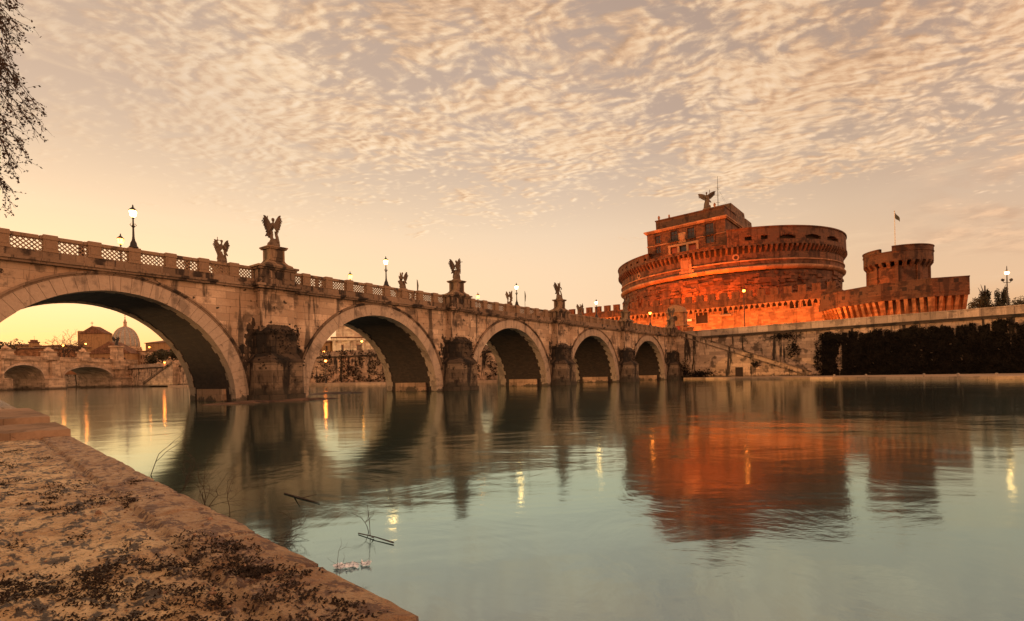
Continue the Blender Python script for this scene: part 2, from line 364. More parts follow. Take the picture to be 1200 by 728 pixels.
# trodden earth bank
m, g, b = new_mat('bank_earth'); M['bank'] = m
pos = g.node('ShaderNodeNewGeometry').outputs['Position']
px, py, pz = g.sep(pos)[:3]
al = g.m('MULTIPLY', g.m('SUBTRACT', py, px), .7071); ac = g.m('MULTIPLY', g.m('ADD', px, py), -.7071)
n1 = g.noise(pos, 1.6, 9, .68); n2 = g.noise(pos, 11., 7, .7); n3 = g.noise(pos, 42., 5, .65)
pv = g.comb(g.m('MULTIPLY', al, 1.6), g.m('MULTIPLY', ac, 3.2), 0.)
mossn = g.m('ADD', g.m('MULTIPLY', g.noise(pv, 1.7, 8, .66, .3), .62), g.m('MULTIPLY', g.noise(pv, 7., 6, .65, .2), .38))
cc = g.mix(g.step(n1, .36, .62), (.50, .30, .12), (.82, .60, .31))
cc = g.mix(g.m('MULTIPLY', g.step(n2, .55, .63), .65), cc, (.20, .10, .046))
cc = g.mix(g.m('MULTIPLY', g.step(n3, .57, .63), .65), cc, (.075, .040, .020))
cc = g.mix(g.m('MULTIPLY', g.step(mossn, .50, .545), .94), cc, (.026, .017, .010))
edge = g.step(g.m('ADD', ac, g.m('MULTIPLY', g.m('SUBTRACT', n1, .5), .9)), -1.45, -.75, 1., 0.)
cc = g.mix(g.m('MULTIPLY', edge, .55), cc, (.20, .085, .038))
g.put(b.inputs['Base Color'], cc)
g.put(b.inputs['Roughness'], g.step(n2, .35, .6, .30, .62)); b.inputs['Specular IOR Level'].default_value = .6
bp = g.node('ShaderNodeBump'); bp.inputs['Strength'].default_value = 1.0; bp.inputs['Distance'].default_value = .06
g.put(bp.inputs['Height'], g.m('ADD', g.m('ADD', n2, g.m('MULTIPLY', n3, .4)), g.m('MULTIPLY', mossn, 1.)))
g.put(b.inputs['Normal'], bp.outputs[0])

# ------------------------------------------------------------------ survey of the bridge and castle axes
D = Vector((.6106, .7918, 0)); PERP = Vector((-.7918, .6106, 0))
P1 = Vector((-22.8, 51.4, 0)); S = 25.1; RA = 9.03; WID = 9.6
ANG = math.atan2(D.y, D.x)
C = Vector((80.7, 198.9, 0))

# ------------------------------------------------------------------ the ground, water, banks
mb = MB(); mb.add([(-3500, -400, 0), (3500, -400, 0), (3500, 1400, 0), (-3500, 1400, 0)], [(0, 1, 2, 3)])
structure(mb.build('river_water', M['water']))
wallR = [(230, -68), (84, 88), (40, 135), (30, 142)]
mb = MB(); mb.add([(x, y, 10.9) for x, y in wallR + [(60, 330), (400, 5000), (4000, 5000), (4000, -400), (560, -400)]], [tuple(range(9))])
structure(mb.build('ground', M['grass_land']))
farR = [(30, 142), (-30, 151), (-92, 182), (-128, 216), (-178, 251), (-236, 296), (-340, 322)]
mb = MB(); mb.add([(x, y, 8.2) for x, y in farR + [(-3600, 1300), (-3600, 5000), (400, 5000), (60, 330)]], [tuple(range(11))])
structure(mb.build('far_ground', M['grass_land']))
mb = MB(); mb.add([(x, y, 10.9) for x, y in [(270, -302), (-32, 0), (-192, 160), (-316, 284), (-1500, 1000), (-3600, 1400), (-3600, -400), (270, -400)]], [tuple(range(8))])
structure(mb.build('terrain', M['grass_land']))
# riverside walkway under the right-hand wall and its continuation past the bridge
mb = MB(); mb.prism([(40, 125.5), (63, 66), (108, -35), (240, -66), (84.3, 88.4), (44, 131)], -2, .45)
structure(mb.build('quay', M['paving']))
mb = MB(); mb.prism([(30, 136), (-34, 139), (-93, 169), (-132, 206), (-128, 218), (-92, 183), (-30, 152), (28, 144)], -2, .7)
structure(mb.build('riverside_path', M['paving']))

# foreground bank: real relief
def bank_h(p, q):
    v = Vector((p * .7, q * .7, 0))
    h = noise.fractal(v * 1.3, .9, 2.1, 5) * .022 + noise.fractal(v * 6, .8, 2.1, 4) * .013
    t_ = noise.fractal(Vector((p * 1.1, q * 1.9, 5)), .8, 2., 5)
    h += max(0, t_ - .12) * .07 + noise.fractal(Vector((p * 9, q * 14, 3)), .8, 2, 3) * .012
    if q < .62:                                            # row of edge stones with open joints
        k_ = math.floor(p / 1.35 + .3 * math.sin(q * .1)); jp = abs((p / 1.35) % 1 - .5) * 1.35
        h = h * .55 + .022 * noise.noise(Vector((k_ * 3.7, 1, 0))) + .018
        if .675 - jp < .03: h -= .03
    elif q < .70: h -= .035
    return h
mb = MB()
ps = []; p = -9.
while p < 150: ps.append(p); p += .045 if p < 8 else (.12 if p < 20 else (.5 if p < 45 else 3))
qs = []; q = 0.
while q < 25: qs.append(q); q += .045 if q < 3.5 else (.15 if q < 7 else (.6 if q < 13 else 2))
e1 = Vector((-.7071, .7071, 0)); e2 = Vector((-.7071, -.7071, 0)); O = Vector((1.34, 1.34, .42))
n = len(qs)
vs = []
for p in ps:
    wob = .03 * noise.noise(Vector((p * .9, 3, 0))) + .02 * noise.noise(Vector((p * 6, 9, 0))) + (.05 if .675 - abs((p / 1.35) % 1 - .5) * 1.35 < .04 else 0)
    for j, q in enumerate(qs):
        k = min(1, q / .14)
        drop = -.018 * (1 - k) ** 2
        P_ = O + e1 * p + e2 * (q + wob * (1 - min(1, q)))
        vs.append((P_.x, P_.y, P_.z + bank_h(p, q) * (.4 + .6 * k) + drop))
fs = [(i * n + j, i * n + j + 1, (i + 1) * n + j + 1, (i + 1) * n + j) for i in range(len(ps) - 1) for j in range(n - 1)]
b0 = len(vs)
for i, p in enumerate(ps):
    a = Vector(vs[i * n]); vs.append((a.x + .06, a.y + .06, -1.2)); vs.append((a.x, a.y, a.z))
fs += [(b0 + 2 * i, b0 + 2 * i + 1, b0 + 2 * i + 3, b0 + 2 * i + 2) for i in range(len(ps) - 1)]
mb.add(vs, fs)
structure(mb.build('river_bank', M['bank'], smooth=True))
# tufts of moss and grass litter on the bank
mb = MB(); rg = random.Random(3)
clus = []
for _ in range(1100):
    p = rg.uniform(-3.5, 16) if rg.random() < .5 else rg.uniform(-2.5, 5.5); q = rg.uniform(.25, 8.5 if p > 5 else 5)
    if noise.noise(Vector((p * .5, q * .7, 4))) < -.15: continue
    clus.append((p, q, rg.uniform(.04, .17), rg.randint(6, 26)))
tl_ = [(p + rg.gauss(0, r * 1.5), q + rg.gauss(0, r * .7)) for p, q, r, n_ in clus for _ in range(n_)]
cnt = 0
for p, q in tl_:
    if q < .08: continue
    P_ = O + e1 * p + e2 * q; P_.z += bank_h(p, q) - .006
    cnt += 1
    for _ in range(rg.randint(5, 9)):
        a = rg.uniform(0, 6.28); ln = rg.uniform(.012, .04); w = rg.uniform(.004, .011); tl = rg.uniform(.5, 1.5)
        b_ = P_ + Vector((rg.gauss(0, .03), rg.gauss(0, .03), rg.uniform(0, .012)))
        d = Vector((math.cos(a) * math.sin(tl), math.sin(a) * math.sin(tl), math.cos(tl))) * ln
        sx = Vector((-math.sin(a), math.cos(a), 0)) * w
        mb.add([b_ - sx, b_ + sx, b_ + d * .6 + sx * .7, b_ + d + Vector((0, 0, -.2 * ln)), b_ + d * .6 - sx * .7], [(0, 1, 2, 3, 4)])
o = stuff(mb.build('moss_tufts', plain('moss', (.026, .016, .009), .9, 0, 6., .5), recalc=False))
tag(o, 'dark withered moss and grass tufts scattered over the earth bank', 'moss')
# pebbles
mb = MB()
for _ in range(900):
    p = rg.uniform(-4, 10); q = rg.uniform(.1, 6); P_ = O + e1 * p + e2 * q; r = rg.uniform(.005, .018) * (1 + (rg.random() < .04) * 1.5)
    mb.ball((P_.x, P_.y, P_.z + bank_h(p, q) + r * .2), r, 6, (1, rg.uniform(.6, 1), rg.uniform(.4, .8)))
o = stuff(mb.build('pebbles', plain('pebble_stone', (.25, .15, .09), .8, 0, 30., .5), smooth=True)); tag(o, 'small brown pebbles strewn over the earth bank', 'pebbles')
# worn landing stones further along the bank
for i, (p0, p1, q0, q1, z1, lb) in enumerate([(19.5, 23.5, .0, 2.2, .62, 'worn pale stone slab lying lowest at the far end of the earth bank'), (24, 34, .1, 4.5, .80, 'long raised stone landing behind the worn slab at the far left of the bank')]):
    t_ = empty('landing_stone', O + e1 * p0 - Vector((0, 0, .42)), math.atan2(e1.y, e1.x))
    mb = MB(); 
    nx, ny = 24, 10
    L, Wd = p1 - p0, q1 - q0
    vs = [(L * a / nx, q0 + Wd * c / ny, z1 + .05 * noise.noise(Vector((a * .7 + i * 9, c * .9, 1)))) for a in range(nx + 1) for c in range(ny + 1)]
    fs = [(a * (ny + 1) + c, a * (ny + 1) + c + 1, (a + 1) * (ny + 1) + c + 1, (a + 1) * (ny + 1) + c) for a in range(nx) for c in range(ny)]
    mb.add(vs, fs)
    rim = [a * (ny + 1) for a in range(nx + 1)] + [nx * (ny + 1) + c for c in range(1, ny + 1)] + [a * (ny + 1) + ny for a in range(nx - 1, -1, -1)] + [c for c in range(ny - 1, 0, -1)]
    mb.add([vs[k] for k in rim] + [(vs[k][0], vs[k][1], .2) for k in rim], [(k, (k + 1) % len(rim), len(rim) + (k + 1) % len(rim), len(rim) + k) for k in range(len(rim))])
    mb.build('slab', M['paving'], t_); tag(t_, lb, 'stone slab')

# ------------------------------------------------------------------ embankment walls
def wall_run(name, pts, ztop, mat, label, band=True, thick=1.2, base=-1.5, pil=0.):
    """high river wall along pts (river side to the left of travel), with cornice and parapet parts"""
    root = empty(name, (pts[0][0], pts[0][1], 0))
    w, c_, p_ = MB(), MB(), MB()
    for i in range(len(pts) - 1):
        a, b_ = Vector((*pts[i], 0)), Vector((*pts[i + 1], 0)); d = (b_ - a); L = d.length; d.normalize()
        Mx = Matrix.Translation(a - Vector((pts[0][0], pts[0][1], 0))) @ Matrix.Rotation(math.atan2(d.y, d.x), 4, 'Z')
        w.box(0, L, -thick, 0, base, ztop - 2.0, Mx)
        if pil:
            k = pil * .5
            while k < L: w.box(k - .5, k + .5, 0, .14, base, ztop - 2.02, Mx); k += pil
        c_.box(0, L + .02, -thick, .38, ztop - 1.995, ztop - 1.62, Mx); c_.box(0, L + .02, -thick, .2, ztop - 1.62, ztop - 1.45, Mx)
        p_.box(0, L, -.62, .0, ztop - 1.45, ztop - .22, Mx); p_.box(0, L + .02, -.7, .1, ztop - .22, ztop, Mx)
        k = 1.5
        while k < L: p_.box(k - .35, k + .35, -.66, .06, ztop - 1.448, ztop - .222, Mx); k += 4.2
    w.build('wall', mat, root); c_.build('cornice', M['moss_stone'], root); p_.build('parapet', M['quay_top'], root)
    tag(root, label, 'embankment wall')
    return root
wall_run('embankment_wall', [(230, -68), (84, 88), (40, 135)], 11.7, M['quay_wall'], 'tall streaked travertine river wall below the castle, right of the bridge', pil=9.)
wall_run('embankment_wall', [(270, -302), (-32, 0), (-192, 160), (-316, 284)][::-1], 11.7, M['quay_wall'], 'river wall on the left bank behind the earth bank')

# ================================================================== THE BRIDGE
bridge = empty('stone_bridge', P1, ANG)
tag(bridge, 'long weathered travertine bridge of five round arches with lattice balustrades, leading to the castle', 'bridge')
ZC = 10.4
def spandrel(y, flip):
    mb = MB(); nA = 40
    mb.add([(-62, y, -2), (-2 * S + 2 * S - 34.3, y, -2), (-34.3, y, ZC), (-62, y, ZC)], [(0, 1, 2, 3)])
    mb.add([(-34.3, y, -2), (-25.1 + 3.52, y, -2), (-25.1 + 3.52, y, ZC), (-34.3, y, ZC)], [(0, 1, 2, 3)])
    for k in range(5):
        c = -S / 2 + S * k
        zs = []
        for i in range(nA + 1):
            th = math.pi * (1 - i / nA); zs.append((c + RA * math.cos(th), max(RA * math.sin(th), 0)))
        for i in range(nA):
            (x0, z0), (x1, z1) = zs[i], zs[i + 1]
            mb.add([(x0, y, z0), (x1, y, z1), (x1, y, ZC), (x0, y, ZC)], [(0, 1, 2, 3)])
        x0 = c + RA; x1 = (c + S - RA) if k < 4 else 108.
        mb.add([(x0, y, -2), (x1, y, -2), (x1, y, ZC), (x0, y, ZC)], [(0, 1, 2, 3)])
    return mb
spandrel(0, 0).build('spandrel_wall', M['travertine'], bridge)
spandrel(WID, 1).build('spandrel_wall', M['travertine'], bridge)
for k in range(5):
    c = -S / 2 + S * k
    # barrel vault, brick
    mb = MB(); nA = 48
    pr = [(c - RA, -2.)] + [(c - RA * math.cos(math.pi * i / nA), RA * math.sin(math.pi * i / nA)) for i in range(nA + 1)] + [(c + RA, -2.)]
    ys = [0, 2.4, 4.8, 7.2, WID]
    for (xa, za), (xb, zb) in zip(pr[:-1], pr[1:]):
        for ya, yb in zip(ys[:-1], ys[1:]): mb.add([(xa, ya, za), (xb, ya, zb), (xb, yb, zb), (xa, yb, za)], [(0, 1, 2, 3)])
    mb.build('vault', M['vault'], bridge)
    # voussoir rings front and back, toothed into the vault
    rg = random.Random(k)
    for side in (0, 1):
        mb = MB(); nV = 43
        for i in range(nV):
            t0 = math.pi * i / nV + .0011; t1 = math.pi * (i + 1) / nV - .0011
            j = rg.uniform(-.018, .018)
            dep = (1.2 if i % 2 else .95) + rg.uniform(-.08, .08)
            r0, r1 = RA - .055 + rg.uniform(-.012, .012), RA + 1.12
            f0 = -.10 + j
            def P(r, th, yy): return (c - r * math.cos(th), (yy if side == 0 else WID - yy), r * math.sin(th))
            tm = (t0 + t1) / 2
            vs = [P(r, th, yy) for yy in (f0, dep) for r, th in ((r0, t0), (r0, tm), (r0, t1), (r1, t1), (r1, tm), (r1, t0))]
            mb.add(vs, [(0, 1, 2, 3, 4, 5), (6, 7, 8, 9, 10, 11)] + [(q, (q + 1) % 6, 6 + (q + 1) % 6, 6 + q) for q in range(6)])
        # spring blocks below the ring
        for sx in (-1, 1):
            for zz in (-1.2, -.6):
                d_ = 1.2 if zz < -1 else .95
                a_, b_ = sorted((sx * (RA - .055), sx * (RA + 1.12)))
                ya, yb = (-.1, d_) if side == 0 else (WID - d_, WID + .1)
                mb.box(c + a_, c + b_, ya, yb, zz, zz + .585)
        mb.build('arch_ring', M['ring'], bridge)
        mb = MB()     # hood moulding round the ring
        for (ra, rb, pr_) in ((RA + 1.125, RA + 1.25, .15), (RA + 1.252, RA + 1.40, .24)):
            nH = 56
            for i in range(nH):
                t0 = math.pi * i / nH; t1 = math.pi * (i + 1) / nH
                vs = [(c - r * math.cos(th), (yy if side == 0 else WID - yy), r * math.sin(th)) for yy in (-pr_, .05) for r, th in ((ra, t0), (ra, t1), (rb, t1), (rb, t0))]
                mb.add(vs, [(0, 1, 2, 3), (4, 5, 6, 7), (0, 1, 5, 4), (1, 2, 6, 5), (2, 3, 7, 6), (3, 0, 4, 7)])
        mb.build('hood_moulding', M['soot'], bridge)
    # pale waterline plinth inside the vault
    mb = MB()
    mb.box(c - RA - .02, c - RA + .22, 1.9, WID - 1.9, -2, 1.15); mb.build('plinth', M['plinth'], bridge)
    mb = MB(); mb.box(c + RA - .22, c + RA + .02, 1.9, WID - 1.9, -2, 1.15); mb.build('plinth', M['plinth'], bridge)

mb = MB(); mb.box(-62, 108, .02, WID - .02, ZC + .02, 11.1); mb.build('deck', M['paving'], bridge)
# cornice, base band, coping for both sides
for sgn, y0 in ((-1, 0.), (1, WID)):
    def yy(a, b): return (y0 + sgn * a, y0 + sgn * b) if sgn > 0 else (y0 - b, y0 - a)
    mb = MB()
    for k in range(68):
        x0 = -62 + 170 * k / 68 + .01; x1 = -62 + 170 * (k + 1) / 68 - .01
        a, b_ = yy(-.3, .42); mb.box(x0, x1, a, b_, ZC - .02, ZC + .16)
        a, b_ = yy(-.3, .55); mb.box(x0, x1, a, b_, ZC + .162, ZC + .36)
    mb.build('cornice', M['soot'], bridge)
    mb = MB()
    for k in range(68):
        x0 = -62 + 170 * k / 68 + .008; x1 = -62 + 170 * (k + 1) / 68 - .008
        a, b_ = yy(-.35, .22); mb.box(x0, x1, a, b_, ZC + .362, 11.32)
    mb.build('parapet_base', M['soot'], bridge)
    mb = MB()
    for k in range(68):
        x0 = -62 + 170 * k / 68 + .006; x1 = -62 + 170 * (k + 1) / 68 - .006
        a, b_ = yy(-.32, .14); mb.box(x0, x1, a, b_, 12.2, 12.45, taper=.03)
    mb.build('coping', M['balustrade'], bridge)
# balustrade posts and lattice panels
def post_mesh():
    mb = MB(); mb.box(-.4, .4, -.26, .26, 11.3, 12.3); mb.box(-.45, .45, -.31, .31, 12.19, 12.52, taper=.04); mb.box(-.45, .45, -.3, .3, 11.3, 11.42)
    mb.box(-.26, .26, -.285, .285, 11.55, 12.08)
    return mb.mesh('balustrade_post', M['balustrade'])
def lattice_mesh(L):
    """pierced lattice: two families of thick diagonal bars with a boss at each crossing"""
    mb = MB(); z0, z1 = 11.32, 12.2; H = z1 - z0; st = H / 3.0
    bt = .036
    n = int(round(L / st)); st_x = L / n
    for fam in (1, -1):
        for i in range(-4, n + 5):
            pts = []
            # line x = i*st_x + fam*(z-z0)*st_x/st ; clip to [0,L]
            za, zb = 0., H
            sl = fam * st_x / st
            xa, xb = i * st_x, i * st_x + sl * H
            t0, t1 = 0., 1.
            for lo, hi, p, d in ((0, L, xa, xb - xa),):
                ta, tb = (lo - p) / d, (hi - p) / d
                if ta > tb: ta, tb = tb, ta
                t0, t1 = max(t0, ta), min(t1, tb)
            if t1 - t0 < .03: continue
            A = Vector((-L / 2 + xa + (xb - xa) * t0, 0, z0 + H * t0)); B = Vector((-L / 2 + xa + (xb - xa) * t1, 0, z0 + H * t1))
            d = (B - A).normalized(); nrm = Vector((-d.z, 0, d.x)) * bt; q = .045 if fam > 0 else .038
            vs = [A - nrm + Vector((0, -q, 0)), B - nrm + Vector((0, -q, 0)), B + nrm + Vector((0, -q, 0)), A + nrm + Vector((0, -q, 0))]
            vs += [v + Vector((0, 2 * q, 0)) for v in vs]
            mb.add(vs, [(0, 1, 2, 3), (4, 5, 6, 7), (0, 1, 5, 4), (1, 2, 6, 5), (2, 3, 7, 6), (3, 0, 4, 7)])
    mb.box(-L / 2, L / 2, -.07, .07, z1 - .05, z1 + .02); mb.box(-L / 2, L / 2, -.07, .07, z0 - .02, z0 + .05)
    return mb.mesh('balustrade_panel', M['balustrade'])
pm, lm, ls = post_mesh(), lattice_mesh(1.80), lattice_mesh(1.42)
POST = [3.56 + 2.57 * i for i in range(8)]
for side in (0, 1):
    yb = 0.02 if side == 0 else WID - .02
    for k in range(5):
        xl = -S + S * k
        for x in POST: put('balustrade_post', pm, bridge, (xl + x, yb, 0))
        for i in range(7): put('balustrade_panel', lm, bridge, (xl + POST[i] + 1.285, yb, 0))
        for x in (2.43, S - 2.43): put('balustrade_panel', ls, bridge, (xl + x, yb, 0))
mb = MB(); mb.box(-62, -26.9, -.2, .2, 11.3, 12.2); mb.box(102.1, 108, -.2, .2, 11.3, 12.2); mb.box(-62, -26.9, WID - .2, WID + .2, 11.3, 12.2); mb.box(102.1, 108, WID - .2, WID + .2, 11.3, 12.2)
mb.build('parapet_wall', M['balustrade'], bridge)

# piers: cutwater in two tiers, buttress, dado, statue pedestal
def cutwater_poly(w, d, nose):
    return [(-w, .3), (-w, -d * .45), (-w * .62, -d), (w * .62, -d), (w, -d * .45), (w, .3)]
for k in range(6):
    x = -S + S * k
    grp = empty('pier', (x, 0, 0)); grp.parent = bridge
    rg = random.Random(20 + k)
    # lower tier
    mb = MB()
    def sc_(poly, a): return [(px_ * a, py_ * a) for px_, py_ in poly]
    lo = cutwater_poly(2.45, 2.5, 0)
    mb.prism(lo, -2, 3.5)
    mb.prism([(q[0] * 1.06, q[1] * 1.06) for q in lo], -2, .55)
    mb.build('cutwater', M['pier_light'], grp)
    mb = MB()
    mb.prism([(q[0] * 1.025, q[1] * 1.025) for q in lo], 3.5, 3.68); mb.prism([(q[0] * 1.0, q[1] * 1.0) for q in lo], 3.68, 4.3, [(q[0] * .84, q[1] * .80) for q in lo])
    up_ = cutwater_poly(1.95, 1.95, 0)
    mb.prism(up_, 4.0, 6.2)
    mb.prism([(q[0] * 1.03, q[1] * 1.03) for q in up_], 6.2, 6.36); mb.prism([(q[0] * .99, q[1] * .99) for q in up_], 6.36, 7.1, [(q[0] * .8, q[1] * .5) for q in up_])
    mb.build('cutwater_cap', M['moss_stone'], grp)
    # irregular growth and encrusted masonry on the cap (dark vegetation)
    mb = MB()
    for _ in range(130):
        a = rg.uniform(-1, 1); z = 6.9 - abs(rg.gauss(0, 2.4)); lower = z < 4.1
        W_ = 2.5 if lower else 2.0; dd = 2.55 if lower else 2.0
        xx = a * W_; yy_ = -dd if abs(a) < .62 else -dd + (abs(a) - .62) / .38 * dd * .55
        if z < 1.3 or rg.random() < (.55 if lower and a > .15 else 0): continue
        r = rg.uniform(.06, .2)
        for _q in range(3):
            v0 = Vector((xx + rg.gauss(0, .2), yy_ - rg.uniform(-.05, .2), z + rg.gauss(0, .25)))
            d1 = Vector((rg.gauss(0, 1), rg.gauss(0, .5), rg.gauss(0, 1) - .6)).normalized() * r; d2 = Vector((rg.gauss(0, 1), rg.gauss(0, .7), rg.gauss(0, 1))).normalized() * r * .6
            mb.add([v0, v0 + d1 * .6 + d2, v0 + d1 * 1.3, v0 + d1 * .5 - d2], [(0, 1, 2, 3)])
    mb.build('creeper', M['ivy'], grp, recalc=False)
    # run-off crust clinging to the pier face beside the cutwater
    for sx_ in (-1, 1):
        mb = MB()
        for _ in range(90):
            xx = sx_ * rg.uniform(1.75, 3.3); z = rg.uniform(.8, 6.8) if abs(xx) < 2.6 else rg.uniform(.8, 4.6); w_ = rg.uniform(.08, .3); h_ = rg.uniform(.25, 1.1)
            mb.add([(xx - w_ * .5, -.012, z + h_), (xx + w_ * .6, -.012, z + h_ * .9), (xx + w_, -.05, z + h_ * .45), (xx + w_ * .3, -.012, z), (xx - w_ * .8, -.04, z + h_ * .4)], [(0, 1, 2, 3, 4)])
        mb.build('stain_crust', M['moss_stone'], grp, recalc=False)
    # buttress up to the cornice
    mb = MB(); mb.box(-1.65, 1.65, -1.0, .2, 6.4, ZC - .24); mb.box(-1.8, 1.8, -1.12, .2, 6.4, 6.9); mb.box(-1.75, 1.75, -1.08, .2, ZC - .238, ZC)
    mb.build('buttress', M['travertine'], grp)
    # stepped back pier on the far side
    mb = MB(); mb.prism([(q[0], WID - q[1] ) for q in lo], -2, 3.5); mb.prism([(q[0] * .9, WID - q[1] * .9) for q in lo], 3.5, 4.4, [(q[0] * .5, WID - q[1] * .4) for q in lo]); mb.box(-1.65, 1.65, WID - .2, WID + 1., 3.6, ZC)
    mb.build('cutwater', M['pier_light'], grp)
    for side in (0, 1):
        def Y(a, b): return (a, b) if side == 0 else (WID - b, WID - a)
        mb = MB()
        for (w, f, z0, z1, tp) in ((2.0, -1.5, ZC + .002, ZC + .2, 0), (2.15, -1.62, ZC + .2, ZC + .42, 0), (1.8, -1.32, ZC + .42, 11.3, 0), (1.72, -1.22, 11.3, 12.2, 0), (1.85, -1.36, 12.2, 12.38, 0), (2.0, -1.5, 12.38, 12.56, 0)):
            a, b_ = Y(f, .42); mb.box(-w, w, a, b_, z0, z1)
        for xx in (-1.45, -.72, 0, .72, 1.45):       # relief panels on the dado
            a, b_ = Y(-1.30, -1.0); mb.box(xx - .2, xx + .2, a, b_, 11.42, 12.12)
        mb.build('dado', M['soot'], grp)
        mb = MB()
        c0 = -.52 if side == 0 else WID + .52
        mb.lathe([(0, 12.5), (1.98, 12.56), (1.9, 12.7), (1.45, 12.85), (1.18, 13.05), (1.1, 13.2), (0, 13.2)], 4, (0, 0), a0=math.pi / 4, a1=math.pi / 4 + 2 * math.pi)
        mb.v = [(v[0], v[1] * .72 + c0, v[2]) for v in mb.v]
        mb.box(-.72, .72, c0 - .66, c0 + .66, 13.1, 14.2); mb.box(-.48, .48, c0 - .70, c0 + .70, 13.4, 14.0); mb.box(-.88, .88, c0 - .8, c0 + .8, 14.2, 14.32); mb.box(-.96, .96, c0 - .88, c0 + .88, 14.32, 14.44)
        mb.build('pedestal', M['balustrade'], grp)

# ------------------------------------------------------------------ angels
def angel(seed, attr='cross', lean=.15, spread=1.0, fold=.35, name='angel_statue'):
    """winged figure 2.9 m tall on a cloud base, standing on the origin, facing -Y; body one continuous mesh, each wing a part"""
    rg = random.Random(seed); mb = MB()
    for _ in range(9):                                                 # cloud / rock base
        a = rg.uniform(0, 6.28); mb.ball((.3 * math.cos(a), .25 * math.sin(a), rg.uniform(.08, .34)), rg.uniform(.2, .32), 10)
    mb.box(-.5, .5, -.45, .45, 0, .18)
    L = lean
    path = [(0, 0, .3), (.05 * L, .02, .7), (.5 * L, -.02, 1.1), (.9 * L, 0, 1.45), (.5 * L, 0, 1.8), (.1 * L, 0, 2.15), (0, -.02, 2.32)]
    mb.tube(path, [.40, .35, .30, .255, .27, .24, .10], 12)
    mb.tube([(.05, -.1, .35), (.12 * L + .12, -.22, .9), (.5 * L + .1, -.1, 1.4)], [.18, .17, .12], 8)      # advanced leg under the robe
    for q in range(7):                                                # billowing drapery
        a = rg.uniform(-.5, 3.6); mb.tube([(.22 * math.cos(a), .22 * math.sin(a), 1.5), (.36 * math.cos(a), .32 * math.sin(a), 1.0), (.50 * math.cos(a + .2), .42 * math.sin(a + .2), .45)], [.07, .10, .06], 6)
    mb.tube([(.25, .1, 1.5), (.48, .2, 1.2), (.66, .25, 1.0)], [.12, .14, .05], 7)                          # flying hem
    mb.tube([(0, -.02, 2.25), (.01, -.05, 2.46)], [.085, .08], 8)
    mb.ball((.02, -.08, 2.60), .155, 12, (.88, 1., 1.12)); mb.ball((.02, -.03, 2.66), .15, 10); mb.ball((.02, -.235, 2.585), .03, 6)
    sh = 2.12
    if attr == 'column': arms = [[(.24, 0, sh), (.46, -.15, 1.85), (.40, -.42, 1.95)], [(-.24, 0, sh), (-.40, -.15, 1.8), (-.1, -.42, 1.7)]]
    elif attr == 'raised': arms = [[(.24, 0, sh), (.5, -.1, 2.2), (.52, -.2, 2.6)], [(-.24, 0, sh), (-.45, -.1, 1.8), (-.25, -.36, 1.6)]]
    else: arms = [[(.24, 0, sh), (.47, -.1, 1.8), (.30, -.42, 1.75)], [(-.24, 0, sh), (-.48, -.12, 1.85), (-.42, -.42, 2.1)]]
    for a in arms:
        mb.tube(a, [.11, .085, .06], 8)
        hx = Vector(a[-1]); dirv = (hx - Vector(a[-2])).normalized(); mb.ball(tuple(hx + dirv * .05), .065, 8)
        sd_ = dirv.cross(Vector((0, 0, 1))).normalized()
        for f in (-.045, -.015, .015, .045): mb.tube([hx + dirv * .08 + sd_ * f, hx + dirv * .19 + sd_ * f * 1.2], [.022, .016], 5)
    if attr == 'cross': mb.tube([(-.42, -.47, 1.0), (-.42, -.47, 3.0)], .05, 6); mb.tube([(-.78, -.47, 2.62), (-.06, -.47, 2.62)], .05, 6)
    if attr == 'column': mb.tube([(.34, -.46, 1.2), (.40, -.46, 2.75)], [.11, .09], 8); mb.ball((.40, -.46, 2.8), .13, 8)
    if attr == 'raised': mb.tube([(.52, -.24, 2.2), (.54, -.26, 3.05)], [.04, .06], 6)
    if attr == 'cloth': mb.tube([(-.44, -.46, 2.1), (0, -.5, 1.75), (.34, -.46, 1.75)], [.06, .12, .06], 6)
    body = remesh(mb, 'body', M['statue'], .04)
    root = empty(name); put('body', body, root)
    for s in (-1, 1):
        w = MB()
        # outline in (lateral, height): shoulder, leading edge, tip, long feathers back to the hip
        out = [(.08, 1.98), (.20, 2.32), (.36, 2.62), (.54, 2.86), (.66, 2.92), (.76, 2.90), (.70, 2.70), (.82, 2.62), (.72, 2.42), (.82, 2.30), (.69, 2.12), (.76, 1.95), (.62, 1.82), (.66, 1.62), (.53, 1.55), (.53, 1.32), (.42, 1.40), (.38, 1.22), (.30, 1.45), (.22, 1.6), (.1, 1.75)]
        inner = [(.08 + (a - .08) * .72, 1.9 + (z - 1.9) * .72) for a, z in out]
        def pt(a, z, d): return (s * a * spread, .2 + fold * a * a + d + .06 * math.sin(a * 4), z)
        n = len(out)
        vs = [pt(a, z, .05) for a, z in out] + [pt(a, z, .13) for a, z in inner] + [pt(a, z, -.0) for a, z in out] + [pt(a, z, -.08) for a, z in inner]
        fs = []
        for i in range(n):
            j = (i + 1) % n
            fs += [(i, j, n + j, n + i), (2 * n + i, 2 * n + j, 3 * n + j, 3 * n + i), (i, j, 2 * n + j, 2 * n + i)]
        fs += [tuple(range(n, 2 * n)), tuple(range(3 * n, 4 * n))]
        w.add(vs, fs)
        for q in range(7):                                             # long flight feathers
            t_ = q / 6; a0, z0_ = .25 + .5 * t_, 1.9 + .55 * t_; a1, z1_ = .46 + .42 * t_, 1.18 + 1.35 * t_ - .25 * t_
            w.tube([pt(a0, z0_, .1), pt((a0 + a1) / 2 + .04, (z0_ + z1_) / 2, .1), pt(a1, z1_, .06)], [.05, .055, .025], 5)
        w.build('wing', M['statue'], root, smooth=False)
    return root
def brw(s, y, z): return P1 + D * s + PERP * y + Vector((0, 0, z))
